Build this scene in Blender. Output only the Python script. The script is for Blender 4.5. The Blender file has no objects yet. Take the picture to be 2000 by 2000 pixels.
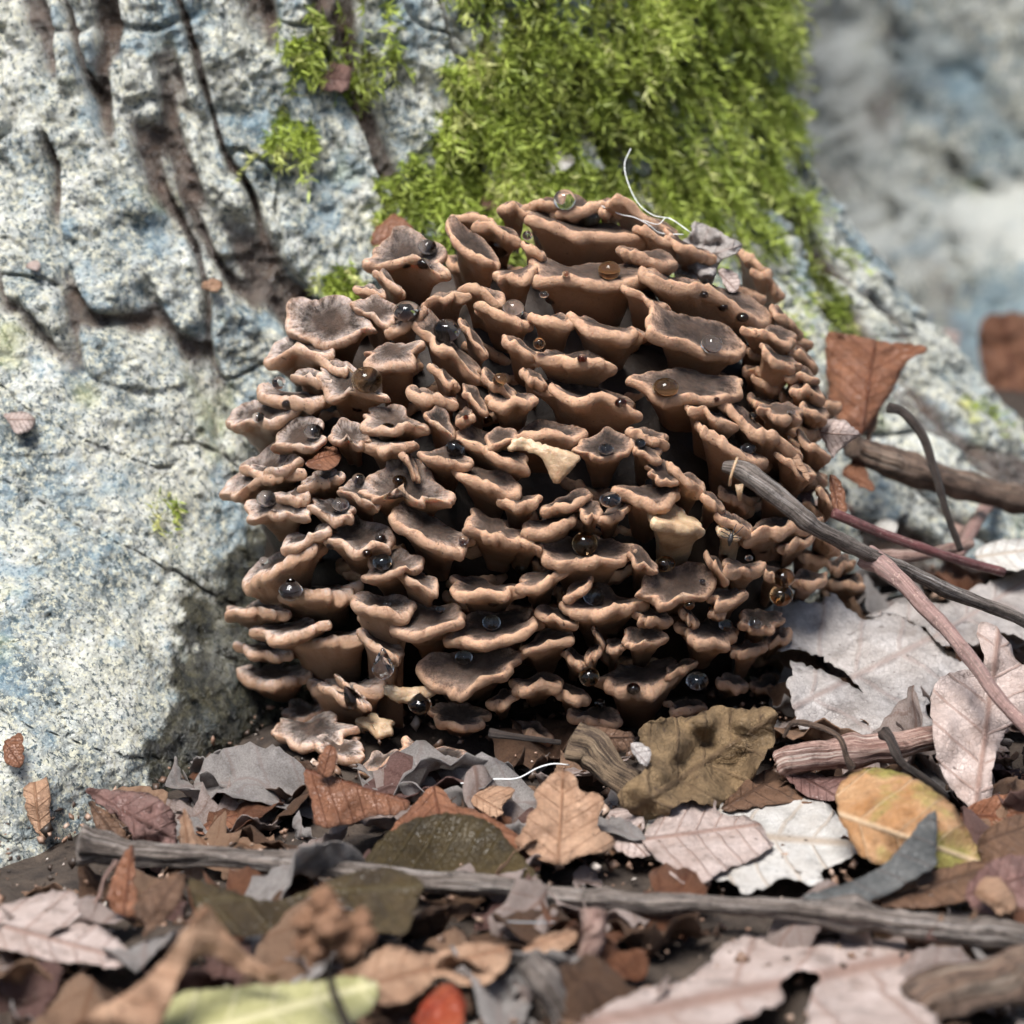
import bpy, math, random
import numpy as np
from mathutils import Vector, geometry
from mathutils.bvhtree import BVHTree

# ------------------------------------------------------------------ camera, world, sun, exposure
sc = bpy.context.scene
COL = sc.collection
PITCH = math.radians(12.0)
CAM = np.array([0.0, -0.88, 0.274])
FWD = np.array([0.0, math.cos(PITCH), -math.sin(PITCH)])
UPV = np.array([0.0, math.sin(PITCH), math.cos(PITCH)])
RGT = np.array([1.0, 0.0, 0.0])
TAN = 0.2                                   # half width of the view at distance 1
cam_d = bpy.data.cameras.new('camera')
cam = bpy.data.objects.new('camera', cam_d)
COL.objects.link(cam)
cam.location = CAM
cam.rotation_euler = (math.radians(90) - PITCH, 0, 0)
cam_d.sensor_width = 36
cam_d.lens = 18 / TAN
cam_d.clip_start = 0.01
cam_d.clip_end = 500
cam_d.dof.use_dof = True
cam_d.dof.focus_distance = 0.895
cam_d.dof.aperture_fstop = 8.5
sc.camera = cam

SUN_EL, SUN_AZ = math.radians(62), math.radians(-24)     # azimuth from the viewer's direction, left
w = bpy.data.worlds.new('World')
sc.world = w
w.use_nodes = True
nt = w.node_tree
bg = nt.nodes['Background']
sky = nt.nodes.new('ShaderNodeTexSky')
sky.sky_type = 'NISHITA'
sky.sun_disc = False
sky.sun_elevation = SUN_EL
sky.sun_rotation = math.radians(180) + math.radians(24)
sky.air_density = 1.0
sky.dust_density = 2.0
nt.links.new(sky.outputs[0], bg.inputs[0])
bg.inputs[1].default_value = 0.07
sd = bpy.data.lights.new('sun', 'SUN')
sd.energy = 3.8
sd.angle = math.radians(28)
sd.color = (1.0, 0.985, 0.96)
sun = bpy.data.objects.new('sun', sd)
COL.objects.link(sun)
# light comes from above, from the viewer's left and a little from the front
ldir = Vector((math.sin(SUN_AZ) * math.cos(SUN_EL), -math.cos(SUN_AZ) * math.cos(SUN_EL), math.sin(SUN_EL)))
sun.rotation_euler = ldir.to_track_quat('Z', 'Y').to_euler()
vs = sc.view_settings
vs.view_transform = 'Standard'
vs.look = 'None'
vs.exposure = 1.0
vs.gamma = 1.0
vs.use_curve_mapping = False
cy = sc.cycles
cy.use_denoising = True
cy.max_bounces = 6
cy.diffuse_bounces = 2
cy.use_adaptive_sampling = True
cy.adaptive_threshold = 0.03
cy.glossy_bounces = 3
cy.transmission_bounces = 6
cy.transparent_max_bounces = 6
cy.caustics_reflective = False
cy.caustics_refractive = False
cy.sample_clamp_indirect = 4.0

rng = random.Random(11)
nrg = np.random.default_rng(5)


def P(px, py, d):
    """pixel of the 2000 px photograph + distance along the view axis -> world point(s)"""
    px, py, d = np.asarray(px, float), np.asarray(py, float), np.asarray(d, float)
    dr = FWD + np.multiply.outer((px - 1000) / 1000 * TAN, RGT) + np.multiply.outer((1000 - py) / 1000 * TAN, UPV)
    return CAM + dr * d[..., None]


def to_px(p):
    q = p - CAM
    d = q @ FWD
    return 1000 + (q @ RGT) / d / TAN * 1000, 1000 - (q @ UPV) / d / TAN * 1000, d


# ------------------------------------------------------------------ noise
def _hash(ix, iy, iz, seed):
    h = (ix.astype(np.int64) * 374761393 + iy.astype(np.int64) * 668265263 + iz.astype(np.int64) * 2147483647 + seed * 1274126177) & 0xffffffff
    h = ((h ^ (h >> 13)) * 1274126177) & 0xffffffff
    h = ((h ^ (h >> 16)) * 2246822519) & 0xffffffff
    return ((h ^ (h >> 15)) & 0xffffff) / float(0xffffff) * 2 - 1


def vnoise(p, seed=0):
    p = np.asarray(p, float)
    f = np.floor(p)
    t = p - f
    t = t * t * t * (t * (t * 6 - 15) + 10)
    ix, iy, iz = f[:, 0], f[:, 1], f[:, 2]
    out = 0
    for a in (0, 1):
        wa = t[:, 0] if a else 1 - t[:, 0]
        for b in (0, 1):
            wb = t[:, 1] if b else 1 - t[:, 1]
            for c in (0, 1):
                wc = t[:, 2] if c else 1 - t[:, 2]
                out = out + wa * wb * wc * _hash(ix + a, iy + b, iz + c, seed)
    return out


def fbm(p, octv=4, seed=0, gain=0.5):
    p = np.asarray(p, float)
    s, a, n = 0, 1.0, 0
    for o in range(octv):
        s = s + a * vnoise(p * (2.03 ** o) + 17.3 * o, seed + o)
        n += a
        a *= gain
    return s / n


def sstep(a, b, x):
    t = np.clip((x - a) / (b - a), 0, 1)
    return t * t * (3 - 2 * t)


# ------------------------------------------------------------------ objects
def tag(o, label=None, cat=None, group=None, kind=None):
    if label: o['label'] = label
    if cat: o['category'] = cat
    if group: o['group'] = group
    if kind: o['kind'] = kind
    return o


def mesh_np(name, verts, faces, mat, attrs=None, smooth=True):
    """verts (N,3) array, faces: array (M,k) or list of lists"""
    me = bpy.data.meshes.new(name)
    verts = np.ascontiguousarray(verts, dtype=np.float32)
    if isinstance(faces, np.ndarray):
        k = faces.shape[1]
        loops = faces.reshape(-1).astype(np.int32)
        starts = (np.arange(len(faces)) * k).astype(np.int32)
        nf = len(faces)
    else:
        loops = np.array([i for f in faces for i in f], dtype=np.int32)
        lens = np.array([len(f) for f in faces])
        starts = (np.cumsum(lens) - lens).astype(np.int32)
        nf = len(faces)
    me.vertices.add(len(verts))
    me.vertices.foreach_set('co', verts.reshape(-1))
    me.loops.add(len(loops))
    me.loops.foreach_set('vertex_index', loops)
    me.polygons.add(nf)
    me.polygons.foreach_set('loop_start', starts)
    if smooth:
        me.polygons.foreach_set('use_smooth', np.ones(nf, dtype=bool))
    for an, arr in (attrs or {}).items():
        arr = np.asarray(arr, dtype=np.float32)
        if arr.ndim == 1:
            me.attributes.new(an, 'FLOAT', 'POINT').data.foreach_set('value', np.ascontiguousarray(arr))
        else:
            me.attributes.new(an, 'FLOAT_VECTOR', 'POINT').data.foreach_set('vector', np.ascontiguousarray(arr).reshape(-1))
    me.update()
    me.validate()
    if mat: me.materials.append(mat)
    return me


def link(name, me, parent=None, loc=None):
    o = bpy.data.objects.new(name, me)
    COL.objects.link(o)
    if parent: o.parent = parent
    if loc is not None: o.location = loc
    return o


def place(name, verts, faces, mat, attrs=None, parent=None, smooth=True):
    """mesh object whose origin sits at the lowest middle of its vertices"""
    verts = np.asarray(verts)
    if parent is None:
        o0 = np.array([verts[:, 0].mean(), verts[:, 1].mean(), verts[:, 2].min()])
    else:
        o0 = np.zeros(3)
    return link(name, mesh_np(name, verts - o0, faces, mat, attrs, smooth), parent, o0)


# ------------------------------------------------------------------ node material helper
class NM:
    def __init__(s, name):
        s.m = bpy.data.materials.new(name)
        s.m.use_nodes = True
        s.t = s.m.node_tree
        s.b = s.t.nodes['Principled BSDF']
        s.out = s.t.nodes['Material Output']

    def n(s, typ, **kw):
        nd = s.t.nodes.new('ShaderNode' + typ)
        for k, v in kw.items():
            setattr(nd, k, v)
        return nd

    def l(s, a, b):
        s.t.links.new(a, b)

    def val(s, sock, v):
        if isinstance(v, (int, float, tuple, list)):
            sock.default_value = v
        else:
            s.l(v, sock)

    def attr(s, name, fac=True):
        nd = s.n('Attribute', attribute_name=name)
        return nd.outputs['Fac'] if fac else nd.outputs['Vector']

    def pos(s):
        return s.n('NewGeometry').outputs['Position']

    def objc(s):
        return s.n('TexCoord').outputs['Object']

    def noise(s, vec, scale, detail=4, rough=0.55, dist=0.0, out='Fac'):
        nd = s.n('TexNoise')
        s.val(nd.inputs['Vector'], vec)
        nd.inputs['Scale'].default_value = scale
        nd.inputs['Detail'].default_value = detail
        nd.inputs['Roughness'].default_value = rough
        nd.inputs['Distortion'].default_value = dist
        return nd.outputs[out]

    def voro(s, vec, scale, feature='F1', out='Distance', rand=1.0):
        nd = s.n('TexVoronoi', feature=feature)
        s.val(nd.inputs['Vector'], vec)
        nd.inputs['Scale'].default_value = scale
        nd.inputs['Randomness'].default_value = rand
        return nd.outputs[out]

    def ramp(s, fac, stops, interp='LINEAR'):
        nd = s.n('ValToRGB')
        s.val(nd.inputs[0], fac)
        r = nd.color_ramp
        r.interpolation = interp
        while len(r.elements) < len(stops):
            r.elements.new(0.5)
        for e, (p, c) in zip(r.elements, stops):
            e.position = p
            e.color = (c, c, c, 1) if isinstance(c, (int, float)) else (*c, 1)
        return nd.outputs[0]

    def mix(s, f, a, b, mode='MIX'):
        nd = s.n('Mix', data_type='RGBA', blend_type=mode)
        s.val(nd.inputs[0], f)
        for sock, v in ((nd.inputs[6], a), (nd.inputs[7], b)):
            if isinstance(v, (tuple, list)): v = (*v, 1) if len(v) == 3 else v
            s.val(sock, v)
        return nd.outputs[2]

    def math(s, op, a, b=0.0, c=0.0, clamp=False):
        nd = s.n('Math', operation=op, use_clamp=clamp)
        s.val(nd.inputs[0], a)
        s.val(nd.inputs[1], b)
        s.val(nd.inputs[2], c)
        return nd.outputs[0]

    def vmul(s, v, k):
        nd = s.n('VectorMath', operation='MULTIPLY')
        s.val(nd.inputs[0], v)
        s.val(nd.inputs[1], k)
        return nd.outputs[0]

    def sep(s, v):
        nd = s.n('SeparateXYZ')
        s.l(v, nd.inputs[0])
        return nd.outputs

    def bump(s, h, dist, strength=1.0, prev=None):
        nd = s.n('Bump')
        s.val(nd.inputs['Height'], h)
        nd.inputs['Distance'].default_value = dist
        nd.inputs['Strength'].default_value = strength
        if prev is not None: s.l(prev, nd.inputs['Normal'])
        return nd.outputs[0]

    def set(s, **kw):
        names = dict(color='Base Color', rough='Roughness', normal='Normal', spec='Specular IOR Level', sss='Subsurface Weight',
                     sssr='Subsurface Radius', ssss='Subsurface Scale', coat='Coat Weight', coatr='Coat Roughness', trans='Transmission Weight', ior='IOR')
        for k, v in kw.items():
            if isinstance(v, tuple) and k == 'color': v = (*v, 1)
            s.val(s.b.inputs[names[k]], v)
        return s.m


# ---- bark
def bark_material(name, patches=False):
    m = NM(name)
    p = m.pos()
    hg = m.attr('hgt')            # 1 on the outer plates, 0 in the furrows (inner bark)
    wet = m.attr('wet')  # wet stain, with the shade beside the mushroom painted in
    big = m.noise(p, 26, 6, 0.65)
    pale = m.mix(m.ramp(m.noise(p, 75, 5, 0.7), [(0.35, 0), (0.65, 1)]), (0.42, 0.42, 0.35), (0.84, 0.84, 0.77))
    grey = m.mix(m.ramp(m.noise(p, 150, 5, 0.7), [(0.38, 0), (0.62, 1)]), (0.07, 0.10, 0.11), (0.42, 0.48, 0.48))
    col = m.mix(m.ramp(big, [(0.42, 0), (0.54, 1)]), grey, pale)
    sp = m.noise(p, 380, 4, 0.75)
    col = m.mix(m.ramp(sp, [(0.50, 0), (0.57, 0.85)]), col, (0.74, 0.71, 0.54))
    sp2 = m.noise(m.vmul(p, (1, 1, 0.8)), 480, 4, 0.7, 0.3)
    col = m.mix(m.ramp(sp2, [(0.53, 0), (0.59, 0.92)]), col, (0.045, 0.07, 0.08))
    blu = m.noise(p, 40, 5, 0.65)
    col = m.mix(m.ramp(blu, [(0.54, 0), (0.62, 0.6)]), col, m.mix(sp, (0.06, 0.13, 0.18), (0.34, 0.50, 0.60)))
    col = m.mix(m.ramp(m.noise(p, 30, 3, 0.5), [(0.62, 0), (0.75, 0.5)]), col, (0.34, 0.36, 0.10))
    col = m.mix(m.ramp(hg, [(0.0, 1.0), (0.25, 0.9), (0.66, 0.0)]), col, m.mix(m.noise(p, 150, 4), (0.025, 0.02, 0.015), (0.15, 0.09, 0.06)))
    col = m.mix(m.math('MULTIPLY', wet, 0.97), col, m.mix(m.ramp(m.noise(p, 180, 5, 0.7), [(0.4, 0), (0.7, 1)]), (0.006, 0.008, 0.008), (0.10, 0.088, 0.05)))  # wet bark colour taken down to near black to include painted shade
    if patches:
        col = m.mix(m.ramp(m.noise(p, 11, 5, 0.6), [(0.52, 0), (0.62, 0.8)]), col, (0.16, 0.115, 0.085))
        col = m.mix(m.ramp(m.noise(m.vmul(p, (1, 1, 0.7)), 14, 4, 0.6), [(0.50, 0), (0.60, 0.85)]), col, (0.78, 0.78, 0.70))
        col = m.mix(m.ramp(m.noise(p, 8, 3, 0.5), [(0.54, 0), (0.64, 0.6)]), col, (0.22, 0.34, 0.40))
    rg = m.ramp(m.noise(p, 55, 4, 0.7), [(0.38, 0.6), (0.54, 0.10)])
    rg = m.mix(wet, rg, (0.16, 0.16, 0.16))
    b1 = m.bump(m.noise(p, 330, 6, 0.75), 0.0030, 1.0)
    b2 = m.bump(m.voro(p, 700), 0.0007, 0.7, b1)
    if not patches:
        m.set(coat=m.ramp(m.noise(p, 34, 4, 0.65), [(0.46, 0), (0.58, 0.7)]), coatr=0.07)
        m.l(b2, m.b.inputs['Coat Normal'])
    else:
        rg = 0.75
    return m.set(color=col, rough=rg, normal=b2, spec=m.ramp(wet, [(0, 0.9), (1, 0.35)]))


BARK = bark_material('bark_lichen')
BARK_FAR = bark_material('bark_far', patches=True)


def simple(name, c1, c2, scale=120, rough=0.7, bump=0.0006, sss=0.0, spec=0.4, detail=5):
    m = NM(name)
    p = m.objc()
    n = m.noise(p, scale, detail, 0.65)
    m.set(color=m.mix(m.ramp(n, [(0.32, 0), (0.68, 1)]), c1, c2), rough=rough, spec=spec,
          normal=m.bump(m.noise(p, scale * 3, 5, 0.7), bump, 0.8))
    if sss:
        m.set(sss=sss, sssr=(0.6, 0.3, 0.15), ssss=0.004)
    return m.m


SOIL = simple('soil', (0.018, 0.012, 0.009), (0.07, 0.05, 0.036), 90, 0.8, 0.003)
MOSSB = None


def moss_material():
    m = NM('moss_green')
    a = m.attr('rnd')
    t = m.attr('tip')
    c = m.ramp(a, [(0.0, (0.05, 0.04, 0.015)), (0.25, (0.10, 0.12, 0.02)), (0.5, (0.25, 0.33, 0.05)), (0.78, (0.46, 0.54, 0.10)), (1.0, (0.66, 0.62, 0.32))])
    c = m.mix(m.math('MULTIPLY', t, 0.45), c, (0.50, 0.58, 0.13))
    m.set(color=c, rough=0.5, spec=0.35)
    tr = m.n('BsdfTranslucent')
    m.l(c, tr.inputs[0])
    mx = m.n('MixShader')
    mx.inputs[0].default_value = 0.35
    m.l(m.b.outputs[0], mx.inputs[1])
    m.l(tr.outputs[0], mx.inputs[2])
    m.l(mx.outputs[0], m.out.inputs[0])
    return m.m


MOSS = moss_material()


# ---- mushroom flesh: fc = (top mask, nearness to rim, bloom), fr = (cos, sin, random)
def frond_material():
    m = NM('mushroom_flesh')
    f = m.sep(m.attr('fc', False))
    top, rim, bloom = f[0], f[1], f[2]
    r = m.attr('fr', False)
    p = m.objc()
    tan = m.mix(m.noise(p, 90, 4, 0.6), (0.36, 0.205, 0.122), (0.62, 0.38, 0.24))
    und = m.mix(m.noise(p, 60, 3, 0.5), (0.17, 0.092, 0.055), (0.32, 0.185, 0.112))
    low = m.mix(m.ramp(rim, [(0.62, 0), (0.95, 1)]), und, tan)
    streak = m.noise(r, 3.2, 6, 0.75)
    soft = m.noise(p, 170, 5, 0.7)
    fine = m.noise(p, 1100, 4, 0.7)
    low = m.mix(m.ramp(fine, [(0.42, 0.0), (0.68, 0.32)]), low, (0.27, 0.15, 0.085))
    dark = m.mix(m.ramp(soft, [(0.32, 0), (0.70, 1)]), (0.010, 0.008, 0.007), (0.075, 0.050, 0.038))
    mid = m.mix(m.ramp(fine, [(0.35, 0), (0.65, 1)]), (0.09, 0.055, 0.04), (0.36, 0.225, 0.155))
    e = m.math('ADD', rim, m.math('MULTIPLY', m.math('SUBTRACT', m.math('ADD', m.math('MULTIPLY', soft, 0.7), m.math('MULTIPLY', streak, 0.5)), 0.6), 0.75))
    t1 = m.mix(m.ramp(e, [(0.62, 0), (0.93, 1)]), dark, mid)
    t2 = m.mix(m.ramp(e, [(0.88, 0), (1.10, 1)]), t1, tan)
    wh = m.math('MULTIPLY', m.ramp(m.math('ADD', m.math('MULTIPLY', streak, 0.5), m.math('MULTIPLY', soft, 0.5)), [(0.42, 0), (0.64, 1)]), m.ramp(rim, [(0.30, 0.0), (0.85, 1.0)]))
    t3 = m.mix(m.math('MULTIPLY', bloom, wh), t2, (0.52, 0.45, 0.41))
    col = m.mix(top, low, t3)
    pale = m.math('MULTIPLY', bloom, m.ramp(m.math('ADD', rim, m.math('MULTIPLY', soft, 0.2)), [(1.0, 0), (1.1, 0.6)]))
    col = m.mix(pale, col, (0.70, 0.58, 0.50))
    col = m.mix(m.ramp(m.noise(p, 520, 2, 0.5), [(0.69, 0), (0.73, 0.7)]), col, (0.06, 0.035, 0.025))
    rnd = m.n('ObjectInfo').outputs['Random']
    col = m.mix(m.math('MULTIPLY', rnd, 0.35), col, m.mix(0.5, col, (0.16, 0.105, 0.075)))
    blot = m.noise(p, 38, 3, 0.6)
    col = m.mix(m.ramp(blot, [(0.50, 0.0), (0.72, 0.5)]), col, m.mix(0.35, col, (0.12, 0.07, 0.045)))
    b = m.bump(fine, 0.0005, 0.8)
    b = m.bump(soft, 0.0015, 0.5, b)
    b = m.bump(m.math('MULTIPLY', streak, top), 0.0016, 0.35, b)
    rg = m.mix(top, m.ramp(m.noise(p, 80, 3), [(0.35, 0.38), (0.7, 0.6)]), (0.85, 0.85, 0.85))
    return m.set(color=col, rough=rg, normal=b, sss=0.22, sssr=(1.0, 0.45, 0.22), ssss=0.0035, spec=m.ramp(top, [(0.0, 0.45), (1.0, 0.18)]))


FLESH = frond_material()
WHITE_FLESH = simple('torn_flesh', (0.30, 0.175, 0.095), (0.60, 0.45, 0.29), 95, 0.3, 0.0012, 0.35, 0.5)
CORE_SHADE = simple('mushroom_core_shade', (0.012, 0.008, 0.006), (0.035, 0.021, 0.013), 70, 0.6, 0.001)  # near-black colour paints shade into the gaps between fronds


def water(name, col, ior=1.333):
    m = NM(name)
    m.set(color=col, rough=0.0, trans=1.0, ior=ior)
    return m.m


WATER = water('clear_water', (0.96, 0.97, 0.97))
AMBER = water('amber_water', (0.86, 0.56, 0.30))


# ---- leaves: luv = (along midrib 0..1, across -1..1, thickness side)
def leaf_material(name, c1, c2, vein, spot=(0.06, 0.035, 0.025), spots=0.5, nveins=7, rough=0.55, tr=0.2, patch=None, wrinkle=1.0, veinw=0.05):
    m = NM(name)
    uv = m.sep(m.attr('luv', False))
    p = m.objc()
    base = m.mix(m.ramp(m.noise(p, 70, 5, 0.65), [(0.3, 0), (0.7, 1)]), c1, c2)
    if patch:
        base = m.mix(m.ramp(m.noise(p, 45, 3, 0.5), [(0.50, 0), (0.60, 0.9)]), base, patch)
    oi = m.n('ObjectInfo').outputs['Random']
    base = m.mix(m.math('MULTIPLY', oi, 0.45), base, m.mix(0.5, base, (0.10, 0.065, 0.045)))
    wp = m.pos()
    base = m.mix(m.ramp(m.noise(wp, 95, 5, 0.7), [(0.52, 0), (0.66, 0.55)]), base, tuple(x * 0.4 for x in c1))
    base = m.mix(m.ramp(m.noise(p, 400, 4, 0.7), [(0.4, 0.0), (0.75, 0.35)]), base, tuple(x * 0.45 for x in c1))
    ab = m.math('ABSOLUTE', uv[1])
    wob = m.math('MULTIPLY', m.math('SUBTRACT', m.noise(p, 60, 2), 0.5), 0.06)
    side = m.math('FRACT', m.math('MULTIPLY', m.math('ADD', m.math('SUBTRACT', uv[0], m.math('MULTIPLY', ab, 0.34)), wob), nveins))
    sv = m.ramp(m.math('ABSOLUTE', m.math('SUBTRACT', side, 0.5)), [(veinw * 0.5, 1), (veinw * 1.6, 0)])
    mv = m.ramp(ab, [(0.012, 1), (0.05, 0)])
    net = m.ramp(m.voro(p, 520, 'DISTANCE_TO_EDGE'), [(0.0, 0.55), (0.09, 0)])
    net2 = m.ramp(m.voro(p, 1250, 'DISTANCE_TO_EDGE'), [(0.0, 0.35), (0.1, 0)])
    v = m.math('MAXIMUM', mv, m.math('MULTIPLY', sv, 0.65))
    col = m.mix(m.math('MULTIPLY', m.math('MAXIMUM', net, net2), 0.55), base, tuple(x * 0.55 for x in c1))
    col = m.mix(m.math('MULTIPLY', v, 0.8), col, vein)
    col = m.mix(m.math('MULTIPLY', m.ramp(m.noise(p, 190, 3, 0.6), [(0.66, 0), (0.72, 1)]), spots), col, spot)
    h = m.math('ADD', m.math('MULTIPLY', v, 0.8), m.math('MULTIPLY', m.noise(p, 150, 4, 0.6), 1.2 * wrinkle))
    h = m.math('SUBTRACT', h, m.math('MULTIPLY', m.math('MAXIMUM', net, net2), 0.5))
    rg = m.ramp(m.noise(p, 100, 3), [(0.3, rough - 0.15), (0.7, min(1, rough + 0.2))])
    m.set(color=col, rough=rg, normal=m.bump(h, 0.0012, 0.8), spec=0.4)
    t = m.n('BsdfTranslucent')
    m.l(col, t.inputs[0])
    mx = m.n('MixShader')
    mx.inputs[0].default_value = tr
    m.l(m.b.outputs[0], mx.inputs[1])
    m.l(t.outputs[0], mx.inputs[2])
    m.l(mx.outputs[0], m.out.inputs[0])
    return m.m


L_GREY = leaf_material('leaf_grey', (0.38, 0.33, 0.30), (0.70, 0.65, 0.62), (0.36, 0.28, 0.25), spots=0.5, nveins=4, rough=0.5)
L_PINK = leaf_material('leaf_pinkish', (0.46, 0.34, 0.29), (0.72, 0.60, 0.55), (0.30, 0.18, 0.14), spots=0.7, nveins=6, rough=0.5)
L_WHITE = leaf_material('leaf_bleached', (0.66, 0.61, 0.55), (0.86, 0.84, 0.80), (0.45, 0.35, 0.26), spots=0.8, nveins=6, rough=0.6)
L_TAN = leaf_material('leaf_tan', (0.36, 0.20, 0.12), (0.58, 0.37, 0.24), (0.26, 0.13, 0.07), spots=0.7, nveins=6)
L_RUST = leaf_material('leaf_rust', (0.19, 0.072, 0.036), (0.36, 0.165, 0.09), (0.12, 0.04, 0.02), spots=0.5, nveins=7, rough=0.42)
L_BROWN = leaf_material('leaf_dark_brown', (0.10, 0.052, 0.03), (0.24, 0.13, 0.075), (0.07, 0.035, 0.02), spots=0.6, nveins=6)
L_OCHRE = leaf_material('leaf_ochre_crumpled', (0.15, 0.095, 0.045), (0.36, 0.24, 0.12), (0.10, 0.06, 0.03), spots=0.6, nveins=5, wrinkle=3.0, rough=0.7)
L_PLUM = leaf_material('leaf_plum', (0.16, 0.08, 0.068), (0.34, 0.20, 0.17), (0.10, 0.045, 0.035), spots=0.4, nveins=7, rough=0.42)
L_OLIVE = leaf_material('leaf_olive', (0.028, 0.018, 0.006), (0.085, 0.056, 0.016), (0.07, 0.05, 0.02), spots=0.4, nveins=7, rough=0.5)
L_GREEN = leaf_material('leaf_yellow_green', (0.42, 0.40, 0.16), (0.60, 0.56, 0.30), (0.66, 0.60, 0.36), spots=0.2, nveins=5, rough=0.6)
L_AUTUMN = leaf_material('leaf_orange_green', (0.44, 0.21, 0.08), (0.64, 0.40, 0.22), (0.62, 0.46, 0.30), spots=0.35, nveins=4, rough=0.42, patch=(0.34, 0.33, 0.08), veinw=0.018)
L_SLATE = leaf_material('leaf_slate', (0.07, 0.075, 0.075), (0.19, 0.185, 0.175), (0.12, 0.10, 0.09), spots=0.4, nveins=6, rough=0.5)
L_RED = leaf_material('leaf_red_wet', (0.28, 0.03, 0.015), (0.45, 0.12, 0.05), (0.2, 0.03, 0.02), spots=0.3, nveins=6, rough=0.2)


def wood_material(name, c1, c2, c3, streak=1.0, rough=0.6, spots=0.0):
    m = NM(name)
    uv = m.attr('tuv', False)
    p = m.objc()
    a = m.noise(m.vmul(uv, (2.2, 0.5, 1)), 3.0, 6, 0.78, 0.6)
    col = m.mix(m.ramp(a, [(0.42, 0), (0.56, 1)]), c1, c2)
    col = m.mix(m.ramp(m.noise(m.vmul(uv, (4, 0.3, 1)), 2.0, 4, 0.6), [(0.56, 0), (0.66, 0.9)]), col, c3)
    col = m.mix(m.ramp(m.noise(p, 260, 5, 0.75), [(0.5, 0), (0.66, 0.75)]), col, tuple(x * 0.45 for x in c1))
    if spots:
        col = m.mix(m.ramp(m.noise(p, 900, 2), [(0.64, 0), (0.69, spots)]), col, (0.45, 0.32, 0.26))
    h = m.math('ADD', m.math('MULTIPLY', a, streak), m.math('MULTIPLY', m.noise(p, 500, 4), 0.3))
    return m.set(color=col, rough=rough, normal=m.bump(h, 0.0018, 0.9), spec=0.4)


W_GREY = wood_material('wood_weathered', (0.05, 0.036, 0.028), (0.25, 0.205, 0.175), (0.47, 0.43, 0.40))
W_BROWN = wood_material('wood_brown', (0.045, 0.028, 0.02), (0.18, 0.115, 0.08), (0.33, 0.26, 0.20))
W_MAROON = wood_material('wood_maroon', (0.07, 0.018, 0.018), (0.15, 0.05, 0.048), (0.22, 0.14, 0.13), 0.4, 0.38, 0.5)
W_PINK = wood_material('wood_pinkish', (0.19, 0.105, 0.09), (0.30, 0.19, 0.165), (0.17, 0.13, 0.11), 0.4, 0.45, 0.75)
W_PEEL = wood_material('wood_peeled', (0.17, 0.085, 0.065), (0.42, 0.28, 0.23), (0.62, 0.52, 0.45), 1.0, 0.45)
W_ROT = wood_material('wood_rotten', (0.05, 0.03, 0.02), (0.26, 0.18, 0.11), (0.58, 0.43, 0.28), 2.0, 0.8)
W_DARK = wood_material('wood_dark', (0.018, 0.013, 0.011), (0.07, 0.05, 0.04), (0.16, 0.13, 0.11), 0.8, 0.5)
CUT = simple('cut_wood', (0.12, 0.11, 0.04), (0.48, 0.42, 0.24), 300, 0.8, 0.001)
HAIR = simple('pale_fibre', (0.75, 0.76, 0.74), (0.88, 0.88, 0.86), 100, 0.4, 0.0001)
BLACK = simple('insect_black', (0.01, 0.01, 0.01), (0.035, 0.03, 0.03), 500, 0.35, 0.0001)
WEB = simple('slime_thread', (0.30, 0.36, 0.40), (0.5, 0.55, 0.58), 200, 0.25, 0.0003)


# ------------------------------------------------------------------ ground
def zg(x, y):
    x, y = np.asarray(x, float), np.asarray(y, float)
    rise = 0.21 * np.logaddexp(0, (y - 0.02) * 14) / 14 * sstep(-0.3, 0.12, x + 0.25)
    rise = 0.055 * np.tanh(rise / 0.055)
    return -0.010 + rise - 0.014 * sstep(-0.02, -0.12, x) * sstep(-0.2, 0.0, y) - 0.10 * np.clip(-0.14 - y, 0, 0.4)


def ground_hit(px, py):
    """distance along the view axis where the ray through a pixel meets the ground"""
    ds = np.linspace(0.35, 3.0, 1400)
    q = P(np.full_like(ds, px), np.full_like(ds, py), ds)
    below = q[:, 2] < zg(q[:, 0], q[:, 1])
    i = int(np.argmax(below)) if below.any() else len(ds) - 1
    return float(ds[i])


gx = np.concatenate([-np.geomspace(60, 0.5, 22), np.linspace(-0.45, 0.6, 190), np.geomspace(0.65, 60, 22)])
gy = np.concatenate([-np.geomspace(30, 0.5, 14), np.linspace(-0.46, 0.9, 230), np.geomspace(0.95, 90, 30)])
GX, GY = np.meshgrid(gx, gy)
gp = np.stack([GX.ravel(), GY.ravel(), np.zeros(GX.size)], 1)
near = np.exp(-((gp[:, 0] - .05) ** 2 + gp[:, 1] ** 2) / 0.6)
gp[:, 2] = zg(gp[:, 0], gp[:, 1]) - 0.004 + near * (0.006 * fbm(gp * 28, 3, 3) + 0.004 * fbm(gp * 110, 3, 9))
nx, ny = len(gx), len(gy)
ii = (np.arange(ny - 1)[:, None] * nx + np.arange(nx - 1)[None, :]).ravel()
gf = np.stack([ii, ii + 1, ii + nx + 1, ii + nx], 1)
tag(link('ground', mesh_np('ground', gp, gf, SOIL)), kind='structure')

# ------------------------------------------------------------------ the tree: trunk with root flares
TX, TY = -0.13, 0.35


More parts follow.
